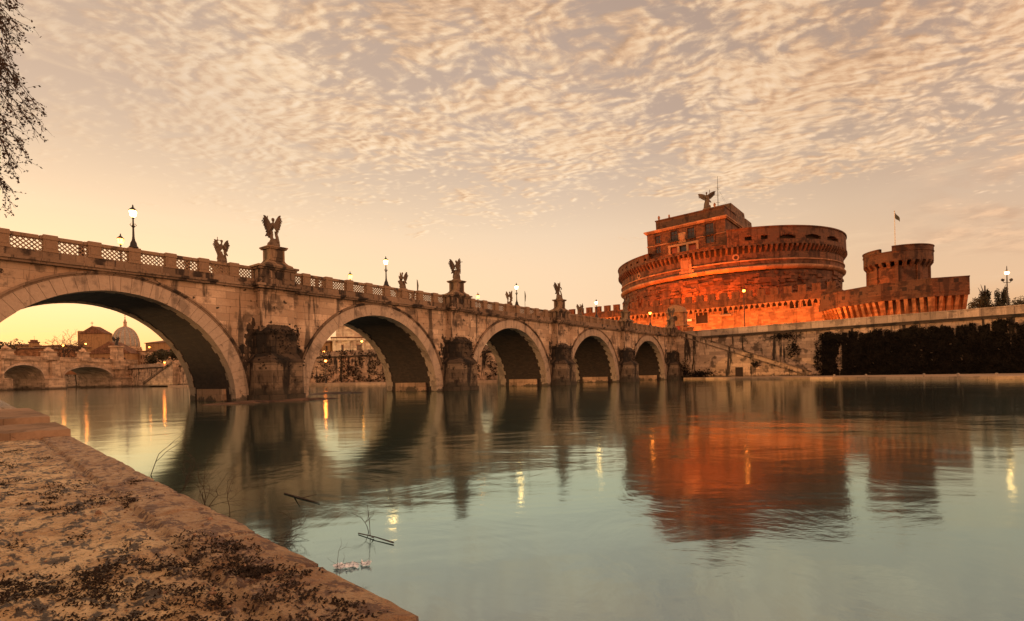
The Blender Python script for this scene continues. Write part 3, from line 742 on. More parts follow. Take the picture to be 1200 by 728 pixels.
kinds = [('raised', .5, 1.0, .3), ('cross', -.4, 1.0, .5), ('column', .5, .75, .8), ('cloth', -.6, .8, .6)]
protos = [angel(i + 3, *k) for i, k in enumerate(kinds)]
used = set()
def place_angel(kind, s, y, rz, label, sc=1.0):
    o = protos[kind]
    if kind in used: o = copy_tree(o)
    used.add(kind)
    o.location = brw(s, y, 14.44); o.rotation_euler = (0, 0, ANG + rz); o.scale = (sc,) * 3
    tag(o, label, 'angel statue', 'angel statues along the bridge parapets')
yN, yF = -.52, WID + .52
place_angel(0, 0, yN, R(140), 'large winged angel with raised arm on the nearest riverside pedestal, above the first pier', 1.02)
place_angel(1, S, yN, R(112), 'winged angel on the riverside pedestal above the second pier', .98)
place_angel(2, 2 * S, yN, R(95), 'angel with folded wings on the riverside pedestal above the third pier', 1.)
place_angel(3, 3 * S, yN, R(150), 'stone angel on the riverside pedestal above the fourth pier, against the battlements', 1.)
place_angel(0, 4 * S, yN, R(120), 'stone angel on the last riverside pedestal, in front of the orange castle wall', 1.)
place_angel(1, 0, yF, R(-22), 'winged angel on the far parapet, seen left of the nearest pedestal', .92)
place_angel(3, S, yF, R(-60), 'winged angel on the far parapet between the second lamp and the second pier', .92)
place_angel(2, 2 * S, yF, R(-40), 'angel on the far parapet right beside the third lamp', .92)
place_angel(0, 3 * S, yF, R(-50), 'small distant angel on the far parapet right of the third pier statue', .92)

# ------------------------------------------------------------------ street lamps
def lamp(mat_, arms=False, light=None, col_=(1, .7, .35)):
    root = empty('street_lamp')
    mb = MB()
    mb.lathe([(.34, 0), (.34, .12), (.26, .2), (.22, .45), (.13, .62), (.10, .8), (.085, .95), (.07, 1.5), (.055, 2.35), (.10, 2.4), (.10, 2.46), (.05, 2.5)], 10)
    mb.ball((0, 0, 1.75), .12, 8); 
    for a in range(4): mb.tube([(.06 * math.cos(a * 1.57), .06 * math.sin(a * 1.57), 1.7), (.22 * math.cos(a * 1.57), .22 * math.sin(a * 1.57), 1.86), (.12 * math.cos(a * 1.57), .12 * math.sin(a * 1.57), 2.02)], [.025, .03, .012], 5)
    mb.build('post', M['iron'], root, smooth=True)
    mb = MB(); mb.lathe([(.12, 2.5), (.20, 2.58), (.27, 2.85), (.27, 2.98), (.0, 3.05)], 6); mb.build('lantern', mat_, root)
    mb = MB(); mb.lathe([(.32, 2.98), (.30, 3.04), (.14, 3.2), (.06, 3.28), (.05, 3.42), (.0, 3.5)], 6)
    for a in range(6):
        c_, s_ = math.cos(a * math.pi / 3), math.sin(a * math.pi / 3); mb.tube([(.13 * c_, .13 * s_, 2.5), (.285 * c_, .285 * s_, 2.85), (.285 * c_, .285 * s_, 3.0)], .016, 4)
    mb.build('cap', M['iron'], root)
    return root
l0 = lamp(M['lamp_white']); l1 = lamp(M['lamp_orange']); first = {0: True, 1: True}
names = ['above the first arch from the left', 'above the second arch from the left', 'above the third arch, left of the third pier', 'above the fourth arch, near the battlements', 'above the fifth arch, against the castle wall']
for k in range(5):
    o = l0 if k == 0 else copy_tree(l0); o.location = brw(-S + S * k + POST[4], .02, 12.5); o.rotation_euler = (0, 0, ANG)
    tag(o, 'lamp with white light on near balustrade ' + names[k], 'street lamp', 'street lamps on the near balustrade')
    if k == 4:
        for ch in o.children:
            if ch.name.startswith('lantern'): ch.data = ch.data.copy(); ch.data.materials[0] = M['lamp_red']
        o['label'] = 'iron lamp with orange-red light on near balustrade above the fifth arch'
for k in range(4):
    o = l1 if k == 0 else copy_tree(l1); o.location = brw(-S + S * k + POST[5] - .6, WID - .02, 12.3); o.rotation_euler = (0, 0, ANG)
    tag(o, 'iron lamp with small orange light on the far balustrade ' + ['behind the first arch', 'behind the second arch', 'behind the third arch', 'behind the fourth arch'][k], 'street lamp', 'street lamps on the far balustrade')
# slim banner poles on the bridge
for s_, lb in ((S - 1.9, 'thin pole with rolled cloth standing left of the second pier statue'), (2 * S - 2.3, 'tall thin pole with a rolled flag standing left of the third pier statue')):
    t_ = empty('banner_pole', brw(s_, 5., 11.1)); mb = MB(); mb.tube([(0, 0, 0), (0, 0, 5.2 if s_ > S else 4.0)], [.05, .035], 6); mb.build('pole', M['iron'], t_)
    mb = MB(); zt = 5.0 if s_ > S else 3.9; mb.tube([(.04, 0, zt), (.09, .02, zt - .7), (.06, 0, zt - 1.6)], [.05, .12, .05], 6); mb.build('cloth', M['flag'], t_); tag(t_, lb, 'pole')

# ------------------------------------------------------------------ people on the bridge, seen through the lattice
def person(seed, pose):
    rg = random.Random(seed); mb = MB(); h = 1.0
    stp = .12
    for s in (-1, 1):
        mb.tube([(s * .09, 0, .92), (s * .10, -s * stp * .5 - .02, .50), (s * .10, s * stp, .08)], [.095, .065, .045], 8)
        mb.tube([(s * .10, s * stp + .04, .05), (s * .11, s * stp - .17, .035)], [.045, .035], 6)
    mb.tube([(0, 0, .86), (0, 0, 1.05), (0, .01, 1.3), (0, .01, 1.44), (0, 0, 1.5)], [.16, .15, .185, .14, .06], 10)
    mb.tube([(0, 0, 1.46), (0, -.01, 1.58)], [.055, .05], 8)
    mb.ball((0, -.01, 1.65), .105, 10, (.85, 1., 1.15)); mb.ball((0, -.115, 1.64), .018, 6)
    for s in (-1, 1):
        if pose == 'lean': a = [(s * .2, 0, 1.42), (s * .27, -.12, 1.17), (s * .16, -.33, 1.12)]
        else: a = [(s * .2, 0, 1.42), (s * .25, s * .06, 1.14), (s * .24, s * .1 - .05, .88)]
        mb.tube(a, [.06, .048, .034], 7)
        d = (Vector(a[2]) - Vector(a[1])).normalized(); hx = Vector(a[2]) + d * .04; sd_ = d.cross(Vector((0, 1, .3))).normalized()
        mb.ball(tuple(hx), .04, 6)
        for f in (-.027, -.009, .009, .027): mb.tube([hx + sd_ * f, hx + d * .1 + sd_ * f * 1.1], [.011, .008], 4)
        mb.tube([hx, hx + d * .03 + sd_ * .06], [.012, .009], 4)
    root = empty('person'); put('body', remesh(mb, 'body', M['skin'], .018), root)
    mb = MB(); mb.tube([(0, 0, .72), (0, 0, 1.0), (0, .01, 1.3), (0, .01, 1.45), (0, 0, 1.53)], [.215, .18, .205, .17, .075], 12, cap=False)
    for s in (-1, 1):
        a = [(s * .19, 0, 1.43), (s * .27, -.12 if pose == 'lean' else s * .06, 1.16), (s * .19 if pose == 'lean' else s * .25, -.27 if pose == 'lean' else s * .09, 1.13 if pose == 'lean' else .95)]
        mb.tube(a, [.078, .066, .052], 8)
    mb.build('coat', M['cloth'], root, smooth=True)
    mb = MB()
    for s in (-1, 1): mb.tube([(s * .09, 0, .93), (s * .10, -s * stp * .5 - .02, .50), (s * .10, s * stp, .07)], [.115, .085, .07], 8)
    mb.build('trousers', M['cloth'], root, smooth=True)
    mb = MB(); mb.ball((0, .012, 1.685), .112, 10, (.9, 1., 1.0)); mb.build('hair', M['iron'], root, smooth=True)
    return root
for i, (s_, yb, rz, ps_, lb) in enumerate([(-13.2, 2.2, 180, 'lean', 'person in dark coat behind the lattice just left of the first lamp'), (-14.0, 2.4, 90, 'walk', 'person in dark clothes walking behind the third lattice panel from the left'), (-6.6, 2.0, 180, 'lean', 'person in dark coat seen through the lattice midway between first lamp and first pier'), (6.2, 2.1, 0, 'lean', 'person in dark coat behind the balustrade right of the first pier'), (7.1, 2.3, 20, 'walk', 'person in dark clothes standing beside another behind the balustrade right of the first pier'), (13.2 + 6.5, 2., 0, 'lean', 'person in dark coat behind the balustrade between the second lamp and the second pier')]):
    o = person(i, ps_); o.location = brw(s_, yb, 11.1); o.rotation_euler = (0, 0, ANG + R(rz)); tag(o, lb, 'person')

# ================================================================== THE CASTLE
CROT = ANG - math.pi / 2                       # local -Y looks down the bridge
TILT = 1.7
def cw(a, b): return C + Vector((D.y, -D.x, 0)) * a - D * b
def survey(x, y, b, tilt=0.):
    """(a, z) on the castle-frame vertical plane a*X at distance b toward the bridge"""
    r = at(x, y, 1.0) - Vector((0, 0, CAM_Z)); o = cw(0, b); ax = Vector((D.y, -D.x, 0))
    # r*t = o + ax*a (xy)
    det = r.x * (-ax.y) + ax.x * r.y
    t_ = (o.x * (-ax.y) + ax.x * o.y) / det
    a = (r.x * o.y - r.y * o.x) / -det if False else ((r.x * t_ - o.x) * ax.x + (r.y * t_ - o.y) * ax.y)
    return a, CAM_Z + r.z * t_ - a * math.tan(R(tilt))
keep = empty('castle_keep', C, CROT)
view = Vector((C.x, C.y, 0)).normalized()
keep.matrix_world = Matrix.Translation(C) @ Matrix.Rotation(R(-TILT), 4, Vector((view.x, view.y, 0))) @ Matrix.Rotation(CROT, 4, 'Z')
tag(keep, 'huge round brick castle keep lit orange, with a square palace block and angel on top', 'castle')
NR = 144
mb = MB(); mb.lathe([(37.2, 6), (37.2, 22), (36.6, 26), (37.0, 31.6)], NR); 
# rough broken core: push the surface about
mb.v = [(v[0] * (1 + .012 * noise.noise(Vector(v) * .35)), v[1] * (1 + .012 * noise.noise(Vector(v) * .35)), v[2]) for v in mb.v]
mb.build('lower_drum', M['rubble'], keep, smooth=True)
# uneven masonry steps on the broken core
mb = MB(); rg = random.Random(5)
for _ in range(420):
    a = rg.uniform(-math.pi, 0); z = rg.uniform(20, 31); w = rg.uniform(.4, 2.2); h = rg.uniform(.3, 1.3)
    mb.box(-w, w, -.35, .6, z, z + h, Matrix.Rotation(a + math.pi / 2, 4, 'Z') @ Matrix.Translation((0, -36.9, 0)))
mb.build('broken_masonry', M['rubble'], keep)
mb = MB(); mb.lathe([(37.0, 31.9), (37.5, 32.1), (38.0, 32.5), (38.1, 32.9), (37.9, 33.15), (37.4, 33.3)], NR); mb.build('cornice', M['cornice'], keep)
mb = MB(); mb.lathe([(37.4, 34.6), (37.85, 34.7), (37.85, 35.0), (37.4, 35.1)], NR); mb.build('string_course', M['cornice'], keep)
mb = MB(); mb.lathe([(37.5, 33.3), (37.5, 39.2)], NR); mb.build('upper_drum', M['brick'], keep)
# machicolation ring
mb = MB()
for i in range(150):
    Mx = Matrix.Rotation(2 * math.pi * i / 150, 4, 'Z') @ Matrix.Translation((0, -37.5, 0))
    mb.add([Mx @ Vector(p) for p in [(-.3, .1, 37.0), (.3, .1, 37.0), (.3, -.25, 37.3), (-.3, -.25, 37.3), (-.3, -1.2, 38.6), (.3, -1.2, 38.6), (.3, -1.2, 39.3), (-.3, -1.2, 39.3), (-.3, .1, 39.3), (.3, .1, 39.3)]],
           [(0, 1, 2, 3), (3, 2, 5, 4), (4, 5, 6, 7), (7, 6, 9, 8), (1, 9, 6, 5, 2), (0, 3, 4, 7, 8)])
mb.build('machicolation', M['brick'], keep)
mb = MB(); mb.lathe([(37.52, 37.1), (37.55, 39.18)], NR); mb.build('machicolation_shade', M['dark_open_shade'], keep)  # dark band painted in for the shade between the corbels
# parapet storey with gun loops; the loggia rises on the right
def ringf(rad, flip=1): return lambda u, v, d: ((rad - d) * math.sin(u), -(rad - d) * math.cos(u), v)
def ang_of(x, y):      # local azimuth (0 = toward the bridge, + = right) of the drum point seen at pixel x
    r = at(x, y, 1.0) - Vector((0, 0, CAM_Z)); r.z = 0; r.normalize()
    bq = r.dot(C); disc = 38.5 ** 2 - (C.length_squared - bq * bq)
    t_ = bq - math.sqrt(max(disc, 0)); q = r * t_ - C
    return math.atan2(q.dot(Vector((D.y, -D.x, 0))), -q.dot(D)), t_ * r.y
def drum_pt(x, y):
    u, Yd = ang_of(x, y); z = at(x, y, Yd).z
    a = 38.5 * math.sin(u + math.atan2(view.x, view.y) * 0)
    off = (Vector((D.y, -D.x, 0)) * 38.5 * math.sin(u) - D * 38.5 * math.cos(u)).dot(Vector((view.y, -view.x, 0)))
    return u, z - off * math.tan(R(TILT))
wallm, pane = MB(), MB()
loops = []
for i in range(26):
    u = -2.0 + i * .105
    if u < .42: loops.append((u - .016, u + .016, 40.2, 40.95))
uL, uR = ang_of(765, 300)[0], ang_of(857, 290)[0]; print('uLR', uL, uR)
lp = ringf(38.5)
holed(wallm, pane, lp, -math.pi, uL, 39.2, 41.9, [q for q in loops if q[1] < uL], .9, du=.05)
holed(wallm, pane, lp, uL, uR, 39.2, 39.9, [], .9, du=.05)
UM = max(.42, uR)
arches = []
for x0, x1, y0, y1 in ((919, 938, 272.5, 282), (949.5, 967.5, 272.5, 281.5), (975, 987.5, 275, 282)):
    u0, zb = drum_pt(x0, y1); u1, _ = drum_pt(x1, y1); _, zt = drum_pt((x0 + x1) / 2, y0)
    for q in range(6):
        ua, ub = u0 + (u1 - u0) * q / 6, u0 + (u1 - u0) * (q + 1) / 6; m_ = ((q + .5) / 6 - .5) * 2
        arches.append((ua, ub, 40.6, 40.9 + (zt - 41.2) * math.sqrt(max(.08, 1 - m_ * m_ * .9))))
for x, y in ((882, 281), (901, 279)):
    u, z = drum_pt(x, y); arches.append((u - .025, u + .025, 40.7, 42.0))
holed(wallm, pane, lp, uR, math.pi, 39.2, 44.2, [q for q in arches if q[0] > uR], 1.4, du=.05)
wallm.build('parapet_storey', M['brick'], keep); pane.build('gun_loop_shadow', M['dark_open_shade'], keep)
mb = MB(); h_ = math.pi / 2
mb.lathe([(38.4, 41.9), (38.75, 41.95), (38.75, 42.25), (37.0, 42.3), (37.0, 39.0)], 90, a0=-h_ - math.pi, a1=-h_ + uL); mb.lathe([(38.4, 39.9), (38.75, 39.92), (38.75, 40.1), (37.0, 40.15), (37.0, 39.0)], 30, a0=-h_ + uL, a1=-h_ + uR)
mb.lathe([(38.4, 44.2), (38.8, 44.25), (38.8, 44.6), (36.6, 44.65), (36.6, 39.0)], 90, a0=-h_ + uR, a1=h_)
mb.build('coping', M['brick'], keep)
mb = MB(); mb.lathe([(37.3, 39.15), (0, 39.5)], 72); mb.build('terrace', M['dark_rock'], keep)
mb = MB()
for az in (-.55, .36):
    for j in range(20):
        a0, a1 = 2 * math.pi * j / 20, 2 * math.pi * (j + 1) / 20
        f = ringf(37.5); vs = []
        for rr, dd in ((.55, -.14), (1.0, -.14)):
            for a in (a0, a1): vs.append(f(az + rr * math.cos(a) / 37.5, 36.1 + rr * math.sin(a), dd))
        mb.add(vs, [(0, 1, 3, 2)])
mb.build('roundel', M['cornice'], keep)
mb = MB()
for az in (-.55, .36):
    f = ringf(37.5); mb.add([f(az + .55 * math.cos(2 * math.pi * j / 20) / 37.5, 36.1 + .55 * math.sin(2 * math.pi * j / 20), -.03) for j in range(20)], [tuple(range(20))])
mb.build('roundel_opening', M['dark_open_shade'], keep)
# coat-of-arms panel on the drum
ua, za = drum_pt(807, 322); 
Mx = Matrix.Rotation(ua, 4, 'Z') @ Matrix.Translation((0, -37.5, 0)); mb = MB()
mb.box(-1.7, 1.7, -.25, .2, 34.0, 38.2, Mx); mb.box(-2.3, 2.3, -.35, .2, 33.3, 34.1, Mx); mb.box(-.9, .9, -.45, -.2, 34.6, 37.4, Mx); mb.build('stone_panel', M['cornice'], keep)
# right-hand garderobe turret on the edge of the drum
ue, ze = drum_pt(995, 300)
Mx = Matrix.Rotation(R(128), 4, 'Z') @ Matrix.Translation((0, -38.6, 0)); mb = MB(); mb.box(-1.3, 1.3, -1.2, .4, 34.5, 37.6, Mx); mb.box(-1.5, 1.5, -1.5, .4, 37.6, 38.2, Mx); mb.build('turret', M['brick'], keep)

# palace block
BF = 34.
PZ = (survey(764.7, 272.9, BF, TILT)[1] + survey(854, 255, BF, TILT)[1]) / 2
print('PZ', PZ)
aL, _ = survey(763.5, 290, BF, TILT); aR, _ = survey(856, 290, BF, TILT)
fw, fp, fl = MB(), MB(), MB(); holes = []
wins = []
Z740 = lambda X, Yq: (740 + X / 7.28, 220 + Yq / 7.28)
for X, Yq, w, h in ((262, 432, .95, 2.6), (262, 520, .95, 2.2), (400, 400, 1.15, 3.2), (545, 372, 1.15, 3.2), (705, 335, 1.3, 3.4), (705, 424, 1.3, 2.6)):
    a, z = survey(*Z740(X, Yq), BF, TILT); wins.append((a, z, w, h)); holes.append((a - w, a + w, z - h / 2, z + h / 2))
log = []
for X0, X1 in ((372, 432), (445, 508), (522, 588)):
    a0, z0 = survey(*Z740((X0 + X1) / 2, 565 - (X0 - 370) * .16), BF, TILT); a0_, z1 = survey(*Z740((X0 + X1) / 2, 497 - (X0 - 370) * .16), BF, TILT)
    w = (X1 - X0) / 7.28 / 630 * 200 / 2 * .95
    log.append((a0 - w, a0 + w, z0, z1)); holes.append(log[-1])
holed(fw, None, lambda u, v, d: (u, -BF + d, v), aL, aR, 39, PZ, holes, .7, du=3, dv=3)
BD = 36.
fw.add([(aR, -BF, 39), (aR, -BF + BD, 39), (aR, -BF + BD, PZ), (aR, -BF, PZ)], [(0, 1, 2, 3)]); fw.add([(aL, -BF, 39), (aL, -BF + BD, 39), (aL, -BF + BD, PZ), (aL, -BF, PZ)], [(0, 1, 2, 3)])
fw.add([(aL, -BF + BD, 39), (aR, -BF + BD, 39), (aR, -BF + BD, PZ), (aL, -BF + BD, PZ)], [(0, 1, 2, 3)])
fw.build('palace_wall', M['brick_flat'], keep)
mb = MB(); mb.box(aL - .5, aR + .5, -BF - .55, -BF + BD + .3, PZ + 0.00, PZ + 0.35); mb.box(aL - .8, aR + .8, -BF - .85, -BF + BD + .5, PZ + 0.35, PZ + 0.80); mb.box(aL - .15, aR + .15, -BF - .18, -BF + .1, PZ - 4.40, PZ - 4.10); mb.build('palace_cornice', M['cornice'], keep)
aT, _ = survey(774, 262, BF - 1, TILT)
mb = MB(); mb.box(aT, aR - .3, -BF + 1, -BF + 14, PZ + 0.80, PZ + 4.00); mb.box(aT - .2, aR - .1, -BF + .8, -BF + 14.2, PZ + 4.00, PZ + 4.35); mb.build('attic', M['brick_flat'], keep)
mb = MB()
for f in (.03, .42, .84): mb.lathe([(.35, PZ + 4.35), (.3, PZ + 4.90), (.45, PZ + 5.20), (.2, PZ + 5.80), (0, PZ + 5.90)], 8, (aT + (aR - aT) * f + .4, -BF + 1.3)) if f != .42 else None
mb.lathe([(.3, PZ + 4.35), (.3, PZ + 5.30), (0, PZ + 5.60)], 8, (aT + 4.6, -BF + 1.3)); mb.build('finial', M['cornice'], keep)
for a, z, w, h in wins:
    f = MB()
    for (x0, x1, z0, z1) in ((a - w - .22, a - w, z - h / 2, z + h / 2), (a + w, a + w + .22, z - h / 2, z + h / 2), (a - w - .35, a + w + .35, z + h / 2, z + h / 2 + .35), (a - w - .4, a + w + .4, z - h / 2 - .25, z - h / 2)): f.box(x0, x1, -BF - .16, -BF + .1, z0, z1)
    f.box(a - .05, a + .05, -BF + .3, -BF + .42, z - h / 2, z + h / 2); f.box(a - w, a + w, -BF + .3, -BF + .42, z + h * .1, z + h * .1 + .12)
    wo_ = f.build('window', M['brick_flat'], keep)
    p_ = MB(); p_.box(a - w, a + w, -BF + .45, -BF + .6, z - h / 2, z + h / 2); p_.build('pane', M['glass'], wo_)
    if h > 3: 
        bl = MB(); bl.box(a - w - .5, a + w + .5, -BF - .9, -BF, z - h / 2 - .45, z - h / 2 - .25)
        for q in range(9): xx = a - w - .45 + (2 * w + .9) * q / 8; bl.box(xx - .05, xx + .05, -BF - .88, -BF - .8, z - h / 2 - .25, z - h / 2 + .7)
        bl.box(a - w - .5, a + w + .5, -BF - .9, -BF - .78, z - h / 2 + .7, z - h / 2 + .8); bl.build('balcony', M['iron'], wo_)
lx0, lx1, lz0, lz1 = log[0][0], log[2][1], min(q[2] for q in log), max(q[3] for q in log)
f = MB(); f.box(lx0 - .8, lx1 + .8, -BF - .5, -BF + .2, lz1, lz1 + .7); f.box(lx0 - .8, lx1 + .8, -BF - .6, -BF + .2, lz0 - .5, lz0)
for q in (lx0 - .35, (log[0][1] + log[1][0]) / 2, (log[1][1] + log[2][0]) / 2, lx1 + .35): f.box(q - .33, q + .33, -BF - .4, -BF + .2, lz0, lz1)
lo_ = f.build('loggia', M['frame'], keep)
p_ = MB(); p_.box(lx0 - .2, lx1 + .2, -BF + .72, -BF + .8, lz0, lz1); p_.build('loggia_back', M['glow_wall'], lo_)
p_ = MB(); p_.box(log[1][0] - .1, log[1][1] + .1, -BF + .5, -BF + .68, lz0, lz1); p_.build('shutter', M['glass'], lo_)
a, z = survey(740 + 470 / 7.28, 220 + 415 / 7.28, BF, TILT)
mb = MB(); mb.box(a - 1.2, a + 1.2, -BF - .25, -BF + .1, z - 1.6, z + 1.6); mb.ball((a, -BF - .25, z), 1.1, 12, (1, .3, 1.2)); mb.build('coat_of_arms', M['frame'], keep)
# stepped rear tower and buttressed flank on the right
zr = survey(866, 241.5, 18, TILT)[1]; print('zr', zr)
mb = MB(); mb.box(aR - 10, aR - .3, -24, -7, PZ + .8, zr, taper=.4); mb.box(aR - 10, aR - .2, -6.9, 1.5, PZ + .8, zr - 1.6, taper=.3); mb.build('rear_tower', M['dark_rock'], keep)
mb = MB()
mb.add([(aR + .02, -BF + 4, 39), (aR + 2.4, -BF + 4, 39), (aR + 2.4, 6, 39), (aR + .02, 6, 39), (aR + .02, -BF + 5, PZ - 4), (aR + 1.2, -BF + 8, PZ - 6.5), (aR + 2.0, 6, PZ - 5), (aR + .02, 6, PZ - 3)], [(0, 1, 2, 3), (4, 5, 6, 7), (0, 1, 5, 4), (1, 2, 6, 5), (2, 3, 7, 6), (3, 0, 4, 7)])
for q in range(8): mb.box(aR + .3, aR + 2.7, -BF + 5 + q * 4.0, -BF + 6.3 + q * 4.0, 39, PZ - 7.2 + (q % 3) * 1.3, taper=.2)
mb.build('side_buttress', M['dark_rock'], keep)
# angel on its plinth
aA, zA = survey(835, 243.5, 20, TILT); print('zA', zA)
mb = MB(); mb.box(aA - 1.9, aA + 1.9, -21.9, -18.1, PZ + .8, zA - 1.9, taper=.25); mb.box(aA - 1.4, aA + 1.4, -21.4, -18.6, zA - 1.9, zA + .02, taper=.25); mb.build('angel_plinth', M['frame'], keep)
big = angel(11, 'raised', .2, 1.35, .15, 'bronze_angel')
big.matrix_world = keep.matrix_world @ Matrix.Translation((aA, -20, zA)) @ Matrix.Rotation(R(12), 4, 'Z') @ Matrix.Scale(2.05, 4)
for ch in big.children:
    if 'wing' in ch.name:
        s = 1 if sum(v.co.x for v in ch.data.vertices) > 0 else -1
        ch.rotation_euler = (0, s * R(30), 0); ch.location = (s * -.92, 0, .72)
tag(big, 'winged bronze angel with spread wings standing on top of the castle', 'angel statue')
t_ = empty('radio_mast', keep.matrix_world @ Vector((aA + 2.2, -16, PZ + .8)))
mb = MB(); mb.tube([(0, 0, 0), (0, 0, 9), (0, 0, 19)], [.16, .12, .05], 6)
for q in (10, 12.5, 15): mb.tube([(-.7, 0, q), (.7, 0, q)], .05, 4)
mb.build('mast', M['iron'], t_)
mb = MB()
for dx_, dy_ in ((7, 1), (-7, 2), (2, -6)): mb.tube([(0, 0, 15), (dx_, dy_, 3.4)], .02, 3)
mb.build('guy_wire', M['iron'], t_); tag(t_, 'tall thin radio mast with guy wires beside the castle angel', 'mast')

# ------------------------------------------------------------------ curtain wall with battlements
WB = 50.
cur = empty('curtain_wall', cw(0, WB), CROT); tag(cur, 'long battlemented curtain wall with plastered face in front of the round keep', 'castle wall')
holes = []; a_, z_ = 0, 0
for X, Yq, w, h in ((930.6, 357.5, 1.0, 1.7), (946, 355, 1.0, 1.8)):
    a, z = survey(X, Yq, WB); holes.append((a - w, a + w, z - h / 2, z + h / 2))
aN, zN = survey(850.7, 361, WB); holes.append((aN - .75, aN + .75, zN - 1.6, zN + 1.5))
aQ, zQ = survey(822.5, 373, WB); holes.append((aQ - 1.7, aQ + 1.7, zQ - 1.5, zQ + 1.6))
w, p = MB(), MB(); holed(w, None, lambda u, v, d: (u, d, v), -62, 41, 9, 19.3, holes, .7, du=6, dv=3)
w.box(-62, 41, .9, 2.6, 9, 19.3); w.build('wall', M['plaster'], cur)
for i, hq in enumerate(holes):
    f = MB(); a0, a1, z0, z1 = hq
    f.box(a0 - .25, a0, -.12, .1, z0, z1); f.box(a1, a1 + .25, -.12, .1, z0, z1); f.box(a0 - .3, a1 + .3, -.16, .1, z1, z1 + .3); f.box(a0 - .35, a1 + .35, -.2, .1, z0 - .25, z0)
    if i == 2:
        f.add([(a0 - .9, -.3, z1 + .45), (a1 + .9, -.3, z1 + .45), ((a0 + a1) / 2, -.3, z1 + 1.7), (a0 - .9, .05, z1 + .45), (a1 + .9, .05, z1 + .45), ((a0 + a1) / 2, .05, z1 + 1.7)], [(0, 1, 2), (3, 4, 5), (0, 1, 4, 3), (1, 2, 5, 4), (2, 0, 3, 5)])
        f.box(a0 - .9, a1 + .9, -.9, 0, z0 - .8, z0 - .3)
    wo_ = f.build('window', M['frame'], cur)
    p_ = MB(); p_.box(a0, a1, .4, .6, z0, z1); p_.build('pane', M['dark_open_shade'], wo_)
mb = MB(); n = 74
for i in range(n):                                     # corbel table of small arches
    x = -62 + 103 * (i + .5) / n; hw = 103 / n / 2
    mb.box(x - hw * .32 - .02, x + hw * .32, -.75, .02, 18.7, 19.85)
    mb.box(x - hw * .22, x + hw * .22, -.35, .02, 18.0, 18.7)
    for q in (-1, 1): mb.add([(x + q * hw * .3, -.74, 19.85), (x + q * hw * .3, -.74, 19.2), (x + q * hw * .75, -.74, 19.72), (x + q * hw, -.74, 19.85), (x + q * hw * .3, 0, 19.85), (x + q * hw * .3, 0, 19.2), (x + q * hw * .75, 0, 19.72), (x + q * hw, 0, 19.85)], [(0, 1, 2, 3), (4, 5, 6, 7), (1, 2, 6, 5), (2, 3, 7, 6), (0, 1, 5, 4)])
mb.build('corbel_table', M['plaster'], cur)
mb = MB(); mb.box(-62, 41, -.012, .01, 18.75, 19.3); mb.box(-62, 41, -.3, .02, 19.302, 19.845); mb.build('arch_shadow', M['dark_open_shade'], cur)
mb = MB(); mb.box(-62, 41, -.8, .6, 19.86, 21.9); mb.box(-62, 41, -.86, .62, 21.2, 21.4); mb.box(-62, 41, .62, 6, 19.3, 19.7); mb.build('parapet', M['brick_flat'], cur)
mme = MB(); mme.box(-.95, .95, -.8, .25, 21.9, 23.5); mme.box(-1.02, 1.02, -.87, .32, 23.5, 23.68); mme.box(-.3, .3, -.82, .27, 22.3, 23.0); mme = mme.mesh('merlon', M['brick_flat'])
for i in range(31): put('merlon', mme, cur, (-60 + i * 3.3, 0, 0))
# stone bench line at the wall foot
mb = MB(); mb.box(-62, 41, -.5, .0, 9, 12.3); mb.build('wall_foot', M['plaster'], cur)

# ------------------------------------------------------------------ river bastion (polygonal, deep corbels)
bas = empty('river_bastion', cw(0, 0), CROT); tag(bas, 'low polygonal brick bastion with deep corbels right of the curtain wall', 'bastion')
poly = [(37, -48.5), (42, -56.), (50.4, -62), (58.5, -63.2), (63.8, -61.5), (63.6, -46), (60, -30), (40, -30)]
mb = MB(); mb.prism(poly, 8, 19.6); mb.build('wall', M['plaster'], bas)
cb, pp, gp = MB(), MB(), MB(); rg = random.Random(9)
for i in range(len(poly) - 4):
    a, b_ = Vector((*poly[i], 0)), Vector((*poly[i + 1], 0)); d = b_ - a; L = d.length; d.normalize()
    Mx = Matrix.Translation(a) @ Matrix.Rotation(math.atan2(d.y, d.x), 4, 'Z')
    nC = max(2, round(L / 1.45))
    for q in range(nC + 1):
        x = L * q / nC
        vs = [(x - .33, .05, 12.6), (x + .33, .05, 12.6), (x + .33, -.35, 13.2), (x - .33, -.35, 13.2), (x - .33, -1.5, 16.4), (x + .33, -1.5, 16.4), (x + .33, .05, 16.4), (x - .33, .05, 16.4)]
        cb.add([Mx @ Vector(v) for v in vs], [(0, 1, 2, 3), (3, 2, 5, 4), (4, 5, 6, 7), (1, 6, 5, 2), (0, 3, 4, 7)])
    pp.box(-.55, L + .55, -1.62, .4, 16.4, 20.0, Mx); pp.box(-.55, L + .55, -1.72, .4, 17.2, 17.45, Mx); pp.box(-.6, L + .6, -1.7, .5, 20.0, 20.25, Mx)
    for q in range(int(L / 2.6)):
        x = 1.2 + q * 2.6 + rg.uniform(-.4, .4); zz = 18.2 + rg.uniform(-.3, 1.2); gp.box(x - .4, x + .4, -1.64, -1.5, zz, zz + .8, Mx)
cb.build('corbels', M['plaster'], bas); pp.build('parapet', M['brick_flat'], bas); gp.build('gun_ports', M['dark_open_shade'], bas)

